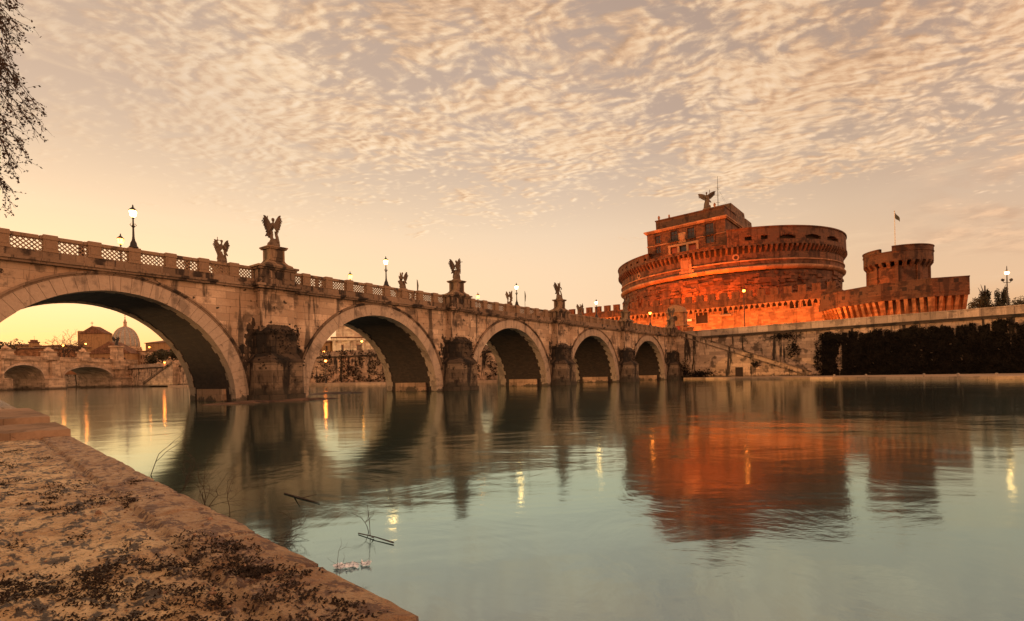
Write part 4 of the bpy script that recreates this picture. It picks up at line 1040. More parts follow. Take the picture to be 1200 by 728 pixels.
# ------------------------------------------------------------------ round tower behind the bastion
tw = empty('round_tower', cw(51.9, 30) , CROT); tag(tw, 'squat round brick tower with corbelled crown and flagpole, right of the keep', 'tower')
mb = MB(); mb.lathe([(6.9, 12), (6.6, 28)], 40)
for i in range(9):
    a = 2 * math.pi * i / 9; Mx = Matrix.Rotation(a, 4, 'Z') @ Matrix.Translation((0, -6.7, 0)); mb.box(-.35, .35, -.35, .3, 12, 28, Mx)
mb.build('shaft', M['brick_flat'], tw)
mb = MB()
for i in range(26):
    Mx = Matrix.Rotation(2 * math.pi * i / 26, 4, 'Z') @ Matrix.Translation((0, -6.6, 0))
    mb.add([Mx @ Vector(v) for v in [(-.42, .1, 27.2), (.42, .1, 27.2), (.42, -1.0, 28.7), (-.42, -1.0, 28.7), (-.42, -1., 29.1), (.42, -1., 29.1), (.42, .1, 29.1), (-.42, .1, 29.1)]], [(0, 1, 2, 3), (3, 2, 5, 4), (4, 5, 6, 7), (1, 6, 5, 2), (0, 3, 4, 7)])
mb.build('machicolation', M['brick_flat'], tw)
mb = MB(); mb.lathe([(7.0, 29.05), (7.65, 29.1), (7.65, 31.4), (7.8, 31.5), (7.8, 31.7), (6.8, 31.75), (6.8, 29.1)], 48); mb.build('crown', M['brick_flat'], tw)
for (a0, a1, h) in ((-2.7, -.48, 32.4), (-.12, 1.55, 32.7), (1.9, 3.2, 32.4)):
    mb = MB(); mb.lathe([(7.7, 31.6), (7.7, h), (7.85, h + .05), (7.85, h + .3), (6.8, h + .35), (6.8, 31.6)], 18, a0=a0 - math.pi / 2, a1=a1 - math.pi / 2); mb.build('merlon', M['brick_flat'], tw)
mb = MB(); 
for zz in (22.6, 24.0):
    Mx = Matrix.Rotation(R(-38), 4, 'Z') @ Matrix.Translation((0, -6.75, 0)); mb.box(-.4, .4, -.1, .3, zz, zz + .8, Mx)
mb.build('loophole', M['dark_open_shade'], tw)
t_ = empty('flagpole', cw(51.5, 31) + Vector((0, 0, 29.3))); mb = MB(); mb.tube([(0, 0, 0), (0, 0, 14)], [.14, .07], 8); mb.ball((0, 0, 14.05), .16, 8); mb.build('pole', M['sign_white'], t_)
mb = MB(); nf = 8
vs = [(.1 + .18 * i, .12 * math.sin(i * .9), 13.7 - q * 1.5 * (1 - .05 * i) - .22 * i) for i in range(nf) for q in (0, .5, 1)]
mb.add(vs, [(i * 3 + q, (i + 1) * 3 + q, (i + 1) * 3 + q + 1, i * 3 + q + 1) for i in range(nf - 1) for q in (0, 1)]); o = mb.build('flag', M['flag'], t_, recalc=False)
md = o.modifiers.new('thick', 'SOLIDIFY'); md.thickness = .03
tag(t_, 'flagpole with drooping dark flag on top of the round tower', 'flagpole')

# gate pavilion at the bridge head
gx = at(791, 380, 142.)
gp_ = empty('gate_pavilion', (gx.x, gx.y, 10.9), CROT); tag(gp_, 'small lit pavilion with round-topped gable and red doorway at the bridge end', 'pavilion')
mb = MB(); mb.box(-2.2, 2.2, 0, 3, 0, 6.6); mb.build('wall', M['plaster'], gp_)
mb = MB(); mb.box(-2.6, 2.6, -.4, 3.2, 3.0, 3.4); mb.box(-2.5, 2.5, -.3, 3.2, 6.6, 6.9)
mb.add([(2.2 * math.cos(math.pi * i / 14), y, 6.9 + 1.7 * math.sin(math.pi * i / 14)) for y in (-.1, 3) for i in range(15)], [tuple(range(15)), tuple(range(15, 30))] + [(i, i + 1, 16 + i, 15 + i) for i in range(14)]); mb.build('gable', M['frame'], gp_)
mb = MB(); mb.lathe([(0, 0), (.7, 0), (.7, .12), (0, .12)], 14); mb.v = [(v[0], -v[2], v[1] + 5.0) for v in mb.v]; mb.build('oculus', M['dark_open_shade'], gp_)
mb = MB(); mb.box(-1.3, 1.3, -.15, .0, 0, 2.9); mb.build('door', M['red_door'], gp_)
bx = at(802, 384, 141.); bo = empty('ticket_kiosk', (bx.x, bx.y, 10.9), CROT); tag(bo, 'low lit kiosk with flat roof beside the gate pavilion', 'kiosk')
mb = MB(); mb.box(-1.6, 1.6, 0, 2, 0, 2.4); mb.build('body', M['plaster'], bo); mb = MB(); mb.box(-1.9, 1.9, -.4, 2.2, 2.4, 2.6); mb.build('roof', M['frame'], bo)
a, z = survey(806, 375.5, WB); so = empty('wall_sign', cw(a, WB + .12) + Vector((0, 0, z)), CROT); mb = MB(); mb.box(-1.2, 1.2, -.08, 0, -.35, .35); mb.build('board', M['sign_white'], so); mb = MB(); mb.box(-1.3, 1.3, -.12, 0.02, .35, .45); mb.box(-1.3, 1.3, -.12, 0.02, -.45, -.35); mb.build('frame', M['iron'], so); tag(so, 'small pale board on the lit curtain wall right of the pavilion', 'sign')

# ------------------------------------------------------------------ castle floodlights (the photograph shows them burning)
def spot(name, loc, target, energy, size, colr=(1, .15, .015), shape=2.0):
    l = bpy.data.lights.new(name, 'SPOT'); l.energy = energy; l.color = colr; l.spot_size = R(size); l.spot_blend = .8; l.shadow_soft_size = .6
    o = bpy.data.objects.new(name, l); col.objects.link(o); o.location = loc; o.rotation_euler = (Vector(target) - Vector(loc)).to_track_quat('-Z', 'Y').to_euler(); return o
for a, e in ((-34, 8000), (-18, 18000), (-2, 46000), (13, 46000), (26, 6000)):
    spot('floodlight', cw(a, 47.0) + Vector((0, 0, 20.5)), cw(a * .8, 34) + Vector((0, 0, 29)), e, 120)
for a, e in ((-40, 6000), (-24, 8000), (-8, 10000), (8, 12000), (24, 11000), (38, 6000)):
    spot('floodlight', cw(a, 63) + Vector((0, 0, 11.4)), cw(a, WB) + Vector((0, 0, 20.5)), e * 1.9, 120, (1, .19, .02))
for a, b_, e in ((-9, 40.5, 2200), (3, 40.5, 1800)):
    spot('floodlight', cw(a, b_) + Vector((0, 0, 40.5)), cw(a, BF) + Vector((0, 0, 46)), e, 120, (1, .18, .02))
for a, b_, e in ((46, 70, 5000), (62, 74, 3000)):
    spot('floodlight', cw(a, b_) + Vector((0, 0, 11.4)), cw(a, 55) + Vector((0, 0, 18)), e, 130, (1, .19, .02))
spot('floodlight', (gx.x - 4, gx.y - 6, 11.4), (gx.x, gx.y, 14.5), 1500, 110, (1, .25, .04))
spot('floodlight', cw(44, 42) + Vector((0, 0, 21)), cw(52, 30) + Vector((0, 0, 28)), 6000, 120, (1, .18, .02))

# lamp posts on the embankment road
def tall_lamp(loc, h, mat_, label, globes=0, group=None):
    root = empty('street_lamp', loc); mb = MB()
    mb.lathe([(.3, 0), (.3, .3), (.16, .6), (.12, 1.2), (.08, h - .4), (.12, h - .3)], 10); 
    if globes:
        for s in (-1, 1): mb.tube([(0, 0, h - 1.7), (s * .5, 0, h - 1.75), (s * .75, 0, h - 1.5)], .05, 6)
    mb.build('post', M['iron'], root)
    mb = MB(); mb.ball((0, 0, h), .34, 12); mb.build('lantern', mat_, root, smooth=True)
    mb = MB(); mb.lathe([(.3, h + .22), (.2, h + .4), (.07, h + .55), (.05, h + 1.1), (0, h + 1.3)], 8); mb.build('cap', M['iron'], root)
    if globes:
        for s in (-1, 1): mb = MB(); mb.ball((s * .75, 0, h - 1.25), .27, 10); mb.build('side_globe', M['glass'], root, smooth=True)
    tag(root, label, 'street lamp', group)
p = at(1180.5, 349, 96.); p.z = 10.9
tall_lamp(p, 7.4, M['lamp_white'], 'tall lamp with white light and two dark side globes on the right embankment', 1)
p = at(872.5, 380, 132.); tall_lamp((p.x, p.y, 10.9), 10.5, M['lamp_red'], 'tall thin lamp with orange-red light before the middle of the curtain wall')

# ================================================================== RIGHT BANK DETAILS
WA = Vector((40, 135, 0)); WE = Vector((44, -47, 0)).normalized(); WO = Vector((WE.y, -WE.x, 0))      # along the wall (rightward), out toward the river
if WO.dot(Vector((-1, -1, 0))) < 0: WO = -WO
WM = Matrix(((WE.x, WO.x, 0, WA.x), (WE.y, WO.y, 0, WA.y), (0, 0, 1, 0), (0, 0, 0, 1)))
st = empty('stone_staircase', WA + WE * 4); st.matrix_world = WM
tag(st, 'long straight stone staircase descending the embankment wall to the quay', 'staircase')
mb = MB(); n = 56; w0, w1, zt, zb = 4.5, 33.0, 10.6, .5
mb.add([(w0, .15, .45), (w1, .15, .45), (w1, .15, zb), (w0, .15, zt), (w0, 2.6, .45), (w1, 2.6, .45), (w1, 2.6, zb), (w0, 2.6, zt)], [(0, 1, 2, 3), (4, 5, 6, 7), (0, 1, 5, 4), (1, 2, 6, 5), (0, 3, 7, 4)])
for i in range(n):
    a, b_ = w0 + (w1 - w0) * i / n, w0 + (w1 - w0) * (i + 1) / n; z = zt - (zt - zb) * i / n
    mb.box(a, b_ - .01, .15, 2.6, z - .4, z)
mb.build('steps', M['quay_wall'], st)
mb = MB(); sl = (zt - zb) / (w1 - w0)
def slope(mb, y0, y1, dz0, dz1, a=w0, b_=w1):
    za, zb_ = zt - sl * (a - w0), zt - sl * (b_ - w0)
    mb.add([(a, y0, za + dz0), (b_, y0, zb_ + dz0), (b_, y0, zb_ + dz1), (a, y0, za + dz1), (a, y1, za + dz0), (b_, y1, zb_ + dz0), (b_, y1, zb_ + dz1), (a, y1, za + dz1)], [(0, 1, 2, 3), (4, 5, 6, 7), (0, 1, 5, 4), (1, 2, 6, 5), (2, 3, 7, 6), (3, 0, 4, 7)])
slope(mb, 2.3, 2.62, .0, .75); mb.build('parapet', M['quay_wall'], st)
mb = MB(); slope(mb, 2.2, 2.78, .752, .95); slope(mb, 2.6, 2.72, -.35, -.1); mb.build('coping', M['soot'], st)
mb = MB(); mb.box(-.3, 4.6, .1, 2.6, 10.2, 10.6); mb.box(-.3, 4.6, 2.2, 2.7, 10.6, 11.6); mb.box(-.3, 4.5, .16, 2.55, .45, 10.2); mb.build('landing', M['quay_wall'], st)
mb = MB(); mb.box(17.5, 19.2, 2.45, 2.64, .5, 2.6); mb.build('doorway', M['dark_open_shade'], st)
# dark creeper covering the right half of the wall
def leaves(mb, pts, rg, s0, s1, n=1, flat=None):
    for P_ in pts:
        for _ in range(n):
            r = rg.uniform(s0, s1)
            d1 = Vector((rg.gauss(0, 1), rg.gauss(0, 1), rg.gauss(0, 1)))
            if flat is not None: d1 -= flat * d1.dot(flat) * .75
            d1.normalize(); d2 = d1.cross(Vector((rg.gauss(0, 1), rg.gauss(0, 1), rg.gauss(0, 1)))).normalized()
            mb.add([P_ - d1 * r * .5, P_ + d2 * r * .32, P_ + d1 * r * .55, P_ - d2 * r * .32], [(0, 1, 2, 3)])
mb = MB(); rg = random.Random(31); pts = []
while len(pts) < 40000:
    w = rg.uniform(34, 92); z = rg.uniform(.3, 9.6)
    edge = 33.9 + 1.2 * noise.noise(Vector((0, z * .5, 2)))
    top = 9.0 + 1.0 * noise.fractal(Vector((w * .35, 1, 7)), .7, 2, 4) - .6 * (noise.noise(Vector((w * 1.7, 4, 1))) > .3) * 2
    if w < edge or z > top: continue
    gapn = noise.fractal(Vector((w * .55, z * .10, 3)), .7, 2, 3)
    if gapn > .66 and rg.random() < .8: continue
    bulge = .20 + .06 * (.5 + noise.fractal(Vector((w * .4, z * .4, 8)), .7, 2, 3))
    pts.append(WA + WE * w + WO * (bulge + rg.uniform(-.08, .14)) + Vector((0, 0, z)))
leaves(mb, pts, rg, .16, .40, 1, WO)
def ivp(w, z): return WA + WE * w + WO * (.16 + .05 * (.5 + noise.fractal(Vector((w * .9, z * .9, 8)), .7, 2, 4))) + Vector((0, 0, z))
w = 34.4
while w < 92:                                            # matted stems and dead growth behind the leaves
    z = .5
    while z < 9.6:
        wc, zc = w + .15, z + .15
        top = 9.0 + 1.0 * noise.fractal(Vector((wc * .35, 1, 7)), .7, 2, 4) - .6 * (noise.noise(Vector((wc * 1.7, 4, 1))) > .3) * 2
        if zc < top - .25 and noise.fractal(Vector((wc * .55, zc * .10, 3)), .7, 2, 3) < .62 and noise.noise(Vector((wc * 2, zc * 2, 5))) > -.55:
            mb.add([ivp(w, z), ivp(w + .3, z), ivp(w + .3, z + .3), ivp(w, z + .3)], [(0, 1, 2, 3)])
        z += .3
    w += .3
o = stuff(mb.build('ivy', M['ivy'], recalc=False)); tag(o, 'dense dark ivy hanging over the right half of the embankment wall', 'ivy')
# low creepers on the left part of the wall and at its foot
mb = MB(); pts = []
for (wc, zc, rw, rz, k) in ((5.2, 2.2, 1.5, 2.4, 240), (9., 1.3, 3.2, .9, 420), (1.5, 4.5, .9, 3, 200), (22, 3.2, .8, .6, 120), (29, 6.2, 1.2, 2.2, 260), (33.6, 3.8, .7, 3.2, 300), (27, 9., 2.6, .6, 200)):
    for _ in range(k): pts.append(WA + WE * (wc + rg.gauss(0, rw * .5)) + WO * ((2.75 if 4.5 < wc < 30 and zc < zt - sl * (wc - w0) else .2) + rg.uniform(0, .25)) + Vector((0, 0, max(.5, zc + rg.gauss(0, rz * .5)))))
leaves(mb, pts, rg, .2, .5, 1, WO)
o = stuff(mb.build('wall_creeper', M['ivy'], recalc=False)); tag(o, 'ragged dark creeper patches on the travertine wall beside the staircase', 'creeper')
# white mooring posts along the quay edge
mb0 = MB(); mb0.lathe([(.13, 0), (.11, .25), (.17, .30), (.15, .4), (0, .44)], 8); mb0 = mb0.mesh('mooring_bollard', M['quay_top'])
for i, (x, lb) in enumerate(((903, 'left'), (975, ''), (1012, ''), (1080, ''), (1120, ''), (1165, ''))):
    # quay edge line (40,125.5)-(63,66)
    r = at(x, 440, 1.0); k = (r.x) ; 
    d = Vector((63 - 40, 66 - 125.5, 0)); den = d.x - k * d.y; t_ = (k * 125.5 - 40) / den
    P_ = Vector((40, 125.5, .45)) + d * t_ + Vector((.5, .2, 0))
    o = put('mooring_bollard', mb0, None, P_); tag(o, 'small pale mooring bollard standing on the edge of the right-hand quay', 'bollard', 'mooring bollards along the quay edge')

# trees and shrubs
def crown(mb, c, rad, nleaf, s0, s1, rg, lumps=9):
    cs = []
    for _ in range(lumps):
        d = Vector((rg.gauss(0, 1), rg.gauss(0, 1), rg.gauss(0, 1))).normalized() * rg.uniform(.2, .75)
        cs.append((Vector(c) + Vector((d.x * rad[0], d.y * rad[1], d.z * rad[2])), rg.uniform(.28, .5)))
    pts = []
    for _ in range(nleaf):
        q, r = rg.choice(cs); d = Vector((rg.gauss(0, 1), rg.gauss(0, 1), rg.gauss(0, 1))).normalized() * r * rg.random() ** .4
        pts.append(q + Vector((d.x * rad[0], d.y * rad[1], d.z * rad[2])))
    leaves(mb, pts, rg, s0, s1)
def tree(name, loc, h, rad, label, seed, nleaf=900, leaf=(.35, .8), trunk=.35, group=None, cz=.62):
    rg = random.Random(seed); root = empty(name, loc)
    mb = MB(); top = Vector((rg.gauss(0, .3), rg.gauss(0, .3), h * .8))
    mb.tube([(0, 0, -.3), (rg.gauss(0, .1), 0, h * .3), top], [trunk, trunk * .7, trunk * .2], 7)
    for _ in range(7):
        a = rg.uniform(0, 6.28); z0 = h * rg.uniform(.25, .6)
        mb.tube([(0, 0, z0), (rad[0] * .4 * math.cos(a), rad[1] * .4 * math.sin(a), z0 + h * .12), (rad[0] * .75 * math.cos(a), rad[1] * .75 * math.sin(a), z0 + h * .25)], [trunk * .4, trunk * .25, trunk * .08], 5)
    mb.build('trunk', M['bark'], root)
    mb = MB(); crown(mb, (0, 0, h * cz), rad, nleaf, *leaf, rg); mb.build('crown', M['leaf'], root, recalc=False)
    tag(root, label, 'tree', group); return root
def gnd(x, y, Y, z): p = at(x, y, Y); return Vector((p.x, p.y, z))
tree('cypress_tree', gnd(1154, 340, 112, 10.9), 9.6, (1.5, 1.5, 4.6), 'dark columnar tree left of the tall lamp, beyond the bastion', 1, 2600, (.15, .38), cz=.52)
tree('cypress_tree', gnd(1174.5, 340, 110, 10.9), 8.6, (1.3, 1.3, 4.2), 'dark columnar tree directly behind the tall white lamp', 2, 2400, (.15, .38), cz=.52)
for i, (x, w, h, lb) in enumerate(((1150, 3.6, 5.0, 'low dark shrub between the bastion and the first columnar tree'), (1164, 3.2, 4.6, 'low dark shrub between the two columnar trees'), (1190, 3.4, 4.4, 'low dark shrub just right of the tall lamp'), (1206, 3.6, 5.0, 'low dark shrub cut by the right edge of the photo'))):
    root = empty('shrub', gnd(x, 350, 108, 10.9)); mb = MB(); crown(mb, (0, 0, h * .45), (w, 2., h * .6), 2200, .14, .36, random.Random(50 + i)); mb.build('crown', M['leaf'], root, recalc=False)
    mb = MB(); mb.tube([(0, 0, -.2), (.1, 0, h * .3), (.2, .1, h * .7)], [.12, .1, .03], 5); mb.build('stem', M['bark'], root); tag(root, lb, 'shrub')
sp_ = cw(60, 44); root = empty('shrub', (sp_.x, sp_.y, 19.9)); mb = MB(); crown(mb, (0, 0, 1.5), (2.6, 1.6, 1.7), 260, .2, .5, random.Random(77)); mb.build('crown', M['leaf'], root, recalc=False); mb = MB(); mb.tube([(0, 0, -.2), (.1, 0, 1)], [.1, .04], 5); mb.build('stem', M['bark'], root); tag(root, 'small bush growing on top of the bastion', 'shrub')

# ================================================================== BEYOND THE BRIDGE
fwall = wall_run('embankment_wall', farR, 10.2, M['quay_wall'], 'far river wall seen through the bridge arches, with ivy and a stair')
mb = MB(); rg = random.Random(8); pts = []
for i in range(0, 4):
    a, b_ = Vector((*farR[i], 0)), Vector((*farR[i + 1], 0))
    nn = Vector(((b_ - a).y, -(b_ - a).x, 0)).normalized(); nn = nn if nn.y < 0 else -nn
    if i == 3: continue
    for _ in range(int((b_ - a).length * 170)):
        t_ = rg.random(); z = rg.uniform(1.0, 10.4)
        if noise.fractal(Vector((t_ * (b_ - a).length * .25, z * .3, i * 7)), .7, 2, 3) < -.05 + (10 - z) * -.02: continue
        pts.append(a + (b_ - a) * t_ + nn * rg.uniform(.1, .6) + Vector((0, 0, z)))
leaves(mb, pts, rg, .22, .55, 1)
o = stuff(mb.build('ivy', M['ivy'], recalc=False)); tag(o, 'dark ivy and brush on the far river wall seen through the second arch', 'ivy')
# stair on the far wall, in line with the first arch
fa, fb = Vector((-128, 216, 0)), Vector((-178, 251, 0)); fd = (fb - fa).normalized(); fo = Vector((-fd.y, fd.x, 0)); fo = fo if fo.y < 0 else -fo
fst = empty('stone_staircase', fa); fst.matrix_world = Matrix(((fd.x, fo.x, 0, fa.x), (fd.y, fo.y, 0, fa.y), (0, 0, 1, 0), (0, 0, 0, 1)))
mb = MB(); mb.add([(12, .1, .6), (40, .1, .6), (40, .1, 1.2), (12, .1, 9.6), (12, 2.6, .6), (40, 2.6, .6), (40, 2.6, 1.2), (12, 2.6, 9.6)], [(0, 1, 2, 3), (4, 5, 6, 7), (0, 1, 5, 4), (1, 2, 6, 5), (2, 3, 7, 6), (3, 0, 4, 7)]); mb.build('flight', M['far_stone'], fst)
mb = MB(); mb.add([(11.5, 2.3, 9.7), (40.5, 2.3, 1.1), (40.5, 2.3, 2.1), (11.5, 2.3, 10.6), (11.5, 2.9, 9.7), (40.5, 2.9, 1.1), (40.5, 2.9, 2.1), (11.5, 2.9, 10.6)], [(0, 1, 2, 3), (4, 5, 6, 7), (0, 1, 5, 4), (1, 2, 6, 5), (2, 3, 7, 6), (3, 0, 4, 7)]); mb.build('parapet', M['soot'], fst)
tag(fst, 'stair running down the far river wall, seen through the first arch', 'staircase')

# the next bridge upstream
q0, q1 = at(-60, 440, 178.), at(150, 440, 254.); q0.z = q1.z = 0
fdir = (q1 - q0); FL = fdir.length; fdir.normalize()
fbr = empty('stone_bridge', q0, math.atan2(fdir.y, fdir.x)); tag(fbr, 'distant white stone bridge with low segmental arches, framed by the first arch', 'bridge')
def s_at(x):
    r = at(x, 440, 1.0); k = r.x; return (k * q0.y - q0.x) / (fdir.x - k * fdir.y)
FT = 11.3
spans = [(s_at(-45), s_at(-2), 9.2), (s_at(2.), s_at(52), 9.6), (s_at(73), s_at(132), 9.3)]
def farface(y):
    mb = MB(); cur_ = -30.
    for a, b_, zc in spans:
        mb.add([(cur_, y, -2), (a, y, -2), (a, y, FT), (cur_, y, FT)], [(0, 1, 2, 3)])
        N = 24
        for i in range(N):
            xs = [a + (b_ - a) * (i + q) / N for q in (0, 1)]; zz = [4.3 + (zc - 4.3) * math.sqrt(max(0, 1 - ((x - (a + b_) / 2) / ((b_ - a) / 2)) ** 2)) ** 1.0 for x in xs]
            mb.add([(xs[0], y, zz[0]), (xs[1], y, zz[1]), (xs[1], y, FT), (xs[0], y, FT)], [(0, 1, 2, 3)])
        cur_ = b_
    mb.add([(cur_, y, -2), (FL + 6, y, -2), (FL + 6, y, FT), (cur_, y, FT)], [(0, 1, 2, 3)])
    return mb
# river side nearer the camera is local -y
farface(0).build('spandrel_wall', M['far_stone'], fbr); farface(16).build('spandrel_wall', M['far_stone'], fbr)
for a, b_, zc in spans:
    mb = MB(); N = 24; rim = [(a, -2.)]
    for i in range(N + 1):
        x = a + (b_ - a) * i / N; rim.append((x, 4.3 + (zc - 4.3) * math.sqrt(max(0, 1 - ((x - (a + b_) / 2) / ((b_ - a) / 2)) ** 2))))
    rim.append((b_, -2.))
    for (xa, za), (xb, zb_) in zip(rim[:-1], rim[1:]): mb.add([(xa, 0, za), (xb, 0, zb_), (xb, 16, zb_), (xa, 16, za)], [(0, 1, 2, 3)])
    mb.build('vault', M['far_stone'], fbr)
    mb = MB()
    for (xa, za), (xb, zb_) in zip(rim[1:-2], rim[2:-1]): mb.add([(xa, -.25, za), (xb, -.25, zb_), (xb, -.25, zb_ + .8), (xa, -.25, za + .8), (xa, .1, za), (xb, .1, zb_), (xb, .1, zb_ + .8), (xa, .1, za + .8)], [(0, 1, 2, 3), (4, 5, 6, 7), (0, 1, 5, 4), (2, 3, 7, 6)])
    mb.build('arch_ring', M['quay_top'], fbr)
mb = MB(); mb.box(-30, FL + 6, -.5, 16.5, FT, FT + .5); mb.box(-30, FL + 6, -.25, .2, FT + .5, FT + 1.5); mb.box(-30, FL + 6, -.4, .35, FT + 1.5, FT + 1.75); mb.build('cornice', M['far_stone'], fbr)
for xa, xb in ((spans[1][1], spans[2][0]), (spans[0][1], spans[1][0]), (spans[2][1], spans[2][1] + 12)):
    mb = MB(); c_ = (xa + xb) / 2; w_ = (xb - xa) / 2
    mb.prism([(c_ - w_, .2), (c_ - w_, -2), (c_, -5), (c_ + w_, -2), (c_ + w_, .2)], -2, 4.2); mb.prism([(c_ - w_ * 1.1, .2), (c_ - w_ * 1.1, -2.3), (c_, -5.5), (c_ + w_ * 1.1, -2.3), (c_ + w_ * 1.1, .2)], 4.2, 4.6, [(c_ - w_ * .6, .2), (c_ - w_ * .6, -1), (c_, -2.5), (c_ + w_ * .6, -1), (c_ + w_ * .6, .2)])
    mb.box(c_ - w_ * .45, c_ + w_ * .45, -1.3, .3, 4.0, FT); mb.build('pier', M['far_stone'], fbr)
def pylon(x, w, h, label, cat='monument'):
    s_ = s_at(x); root = empty('statue_pylon', q0 + fdir * s_ + Vector((0, 0, FT + .5)), math.atan2(fdir.y, fdir.x)); 
    mb = MB(); mb.box(-w, w, -1.4, 1.4, 0, h * .28); mb.box(-w * .8, w * .8, -1.1, 1.1, h * .28, h * .62, taper=.1); mb.box(-w * .95, w * .95, -1.3, 1.3, h * .62, h * .68); mb.build('plinth', M['far_stone'], root)
    mb = MB()
    rr = random.Random(int(x))
    for _ in range(8): mb.tube([(rr.uniform(-.5, .5) * w, rr.uniform(-.6, .6), h * .68), (rr.uniform(-.5, .5) * w, rr.uniform(-.6, .6), h * .8), (rr.uniform(-.3, .3) * w, 0, h * rr.uniform(.88, 1.))], [w * .25, w * .22, w * .1], 7)
    put('statue_group', remesh(mb, 'statue_group', M['far_stone'], .12), root)
    tag(root, label, cat)
pylon(58, 3.2, 5.0, 'squat pylon with stone figures on the far bridge pier'); pylon(98, 2.6, 5.6, 'pylon with stone figures on the far bridge, beside the bare tree'); pylon(8, 2.4, 5.0, 'stone pylon on the far bridge at the left edge, below the leafy tree')
s_ = s_at(137.5); root = empty('column_monument', q0 + fdir * s_ + Vector((0, 0, FT - 3)), math.atan2(fdir.y, fdir.x))
mb = MB(); mb.box(-2.8, 2.8, -2, 2, 0, 4.2); mb.box(-2.2, 2.2, -1.6, 1.6, 4.2, 10.2, taper=.2); mb.box(-2.6, 2.6, -1.9, 1.9, 10.2, 10.9); mb.build('pillar', M['far_stone'], root)
vic = angel(31, 'raised', .3, 1.4, .2, 'winged_victory'); vic.location = root.location + Vector((0, 0, 10.9)); vic.rotation_euler = (0, 0, R(70)); vic.scale = (1.45,) * 3
for ch in vic.children: ch.data.materials[0] = M['iron']
tag(root, 'pale square pillar carrying a dark winged figure at the end of the far bridge', 'pillar'); tag(vic, 'dark bronze winged victory on top of the far bridge pillar', 'statue')

# ------------------------------------------------------------------ distant buildings
def building(name, x0, x1, ytop, Y, depth, label, mat=None, roof=None, rz=0., zb=7., rows=2, cols=5, win=(.5, .9), gable=False, cat='building', cornice=True, roof_h=3., zt=None):
    """box building whose front spans pixels x0..x1 at depth Y; windows are real recesses"""
    a, b_ = at(x0, ytop, Y), at(x1, ytop, Y); c_ = (a + b_) / 2; W_ = (b_.x - a.x); H_ = (zt or c_.z) - zb
    root = empty(name, (c_.x, Y, zb), rz); w, p = MB(), MB(); holes = []
    for r_ in range(rows):
        for q in range(cols):
            u = -W_ / 2 + W_ * (q + .5) / cols; z = H_ * (.35 + .6 * (r_ + .3) / rows); holes.append((u - win[0], u + win[0], z - win[1], z + win[1]))
    holed(w, None, lambda u, v, d: (u, d, v), -W_ / 2, W_ / 2, 0, H_, holes, .4, du=50, dv=50)
    w.add([(-W_ / 2, 0, 0), (-W_ / 2, depth, 0), (-W_ / 2, depth, H_), (-W_ / 2, 0, H_)], [(0, 1, 2, 3)]); w.add([(W_ / 2, 0, 0), (W_ / 2, depth, 0), (W_ / 2, depth, H_), (W_ / 2, 0, H_)], [(0, 1, 2, 3)]); w.add([(-W_ / 2, depth, 0), (W_ / 2, depth, 0), (W_ / 2, depth, H_), (-W_ / 2, depth, H_)], [(0, 1, 2, 3)])
    w.build('wall', mat or M['far_house'], root)
    pm_ = None
    for h in holes:
        f = MB(); f.box(h[0] - .12, h[0], -.1, .1, h[2], h[3]); f.box(h[1], h[1] + .12, -.1, .1, h[2], h[3]); f.box(h[0] - .2, h[1] + .2, -.14, .1, h[3], h[3] + .2); f.box(h[0] - .2, h[1] + .2, -.16, .1, h[2] - .15, h[2])
        wo_ = f.build('window', M['frame'], root); f = MB(); f.box(h[0], h[1], .25, .35, h[2], h[3]); f.build('pane', M['glass'], wo_)
    mb = MB(); e = .6
    if gable == 'front':
        mb.add([(-W_ / 2 - e, -e, H_), (W_ / 2 + e, -e, H_), (0, -e, H_ + roof_h), (-W_ / 2 - e, depth, H_), (W_ / 2 + e, depth, H_), (0, depth, H_ + roof_h)], [(0, 1, 2), (3, 4, 5), (0, 1, 4, 3), (1, 2, 5, 4), (2, 0, 3, 5)])
    else:
        k = min(W_, depth) * .3
        mb.add([(-W_ / 2 - e, -e, H_ + .3), (W_ / 2 + e, -e, H_ + .3), (W_ / 2 + e, depth + e, H_ + .3), (-W_ / 2 - e, depth + e, H_ + .3), (-W_ / 2 + k, depth / 2, H_ + roof_h), (W_ / 2 - k, depth / 2, H_ + roof_h)], [(0, 1, 2, 3), (0, 1, 5, 4), (2, 3, 4, 5), (1, 2, 5), (3, 0, 4)])
        mb.box(-W_ / 2 - e, W_ / 2 + e, -e, depth + e, H_ - .05, H_ + .29)
    mb.build('roof', roof or M['roof_tile'], root)
    tag(root, label, cat); return root, W_, H_
ch, W_, H_ = building('church', 95, 122, 391, 330, 7, 'tall ochre church with low pediment and cross left of the dome', rows=1, cols=3, win=(.7, 1.6), gable='front', roof_h=4.6, cat='church', rz=R(4))
mb = MB(); mb.tube([(0, -.3, H_ + 4.5), (0, -.3, H_ + 7.3)], .16, 4); mb.tube([(-.8, -.3, H_ + 6.4), (.8, -.3, H_ + 6.4)], .16, 4); mb.build('cross', M['iron'], ch)
mb = MB(); mb.box(-W_ / 2 - 2.4, -W_ / 2 + .2, 1, 4, 0, H_ + 1.8); mb.build('belfry', M['far_house'], ch)
hl, W_, H_ = building('gabled_hall', 105, 152, 414.5, 292, 10, 'brown gabled hall with round windows in front of the dome', rows=0, cols=1, gable='front', roof_h=6.6, rz=R(4))
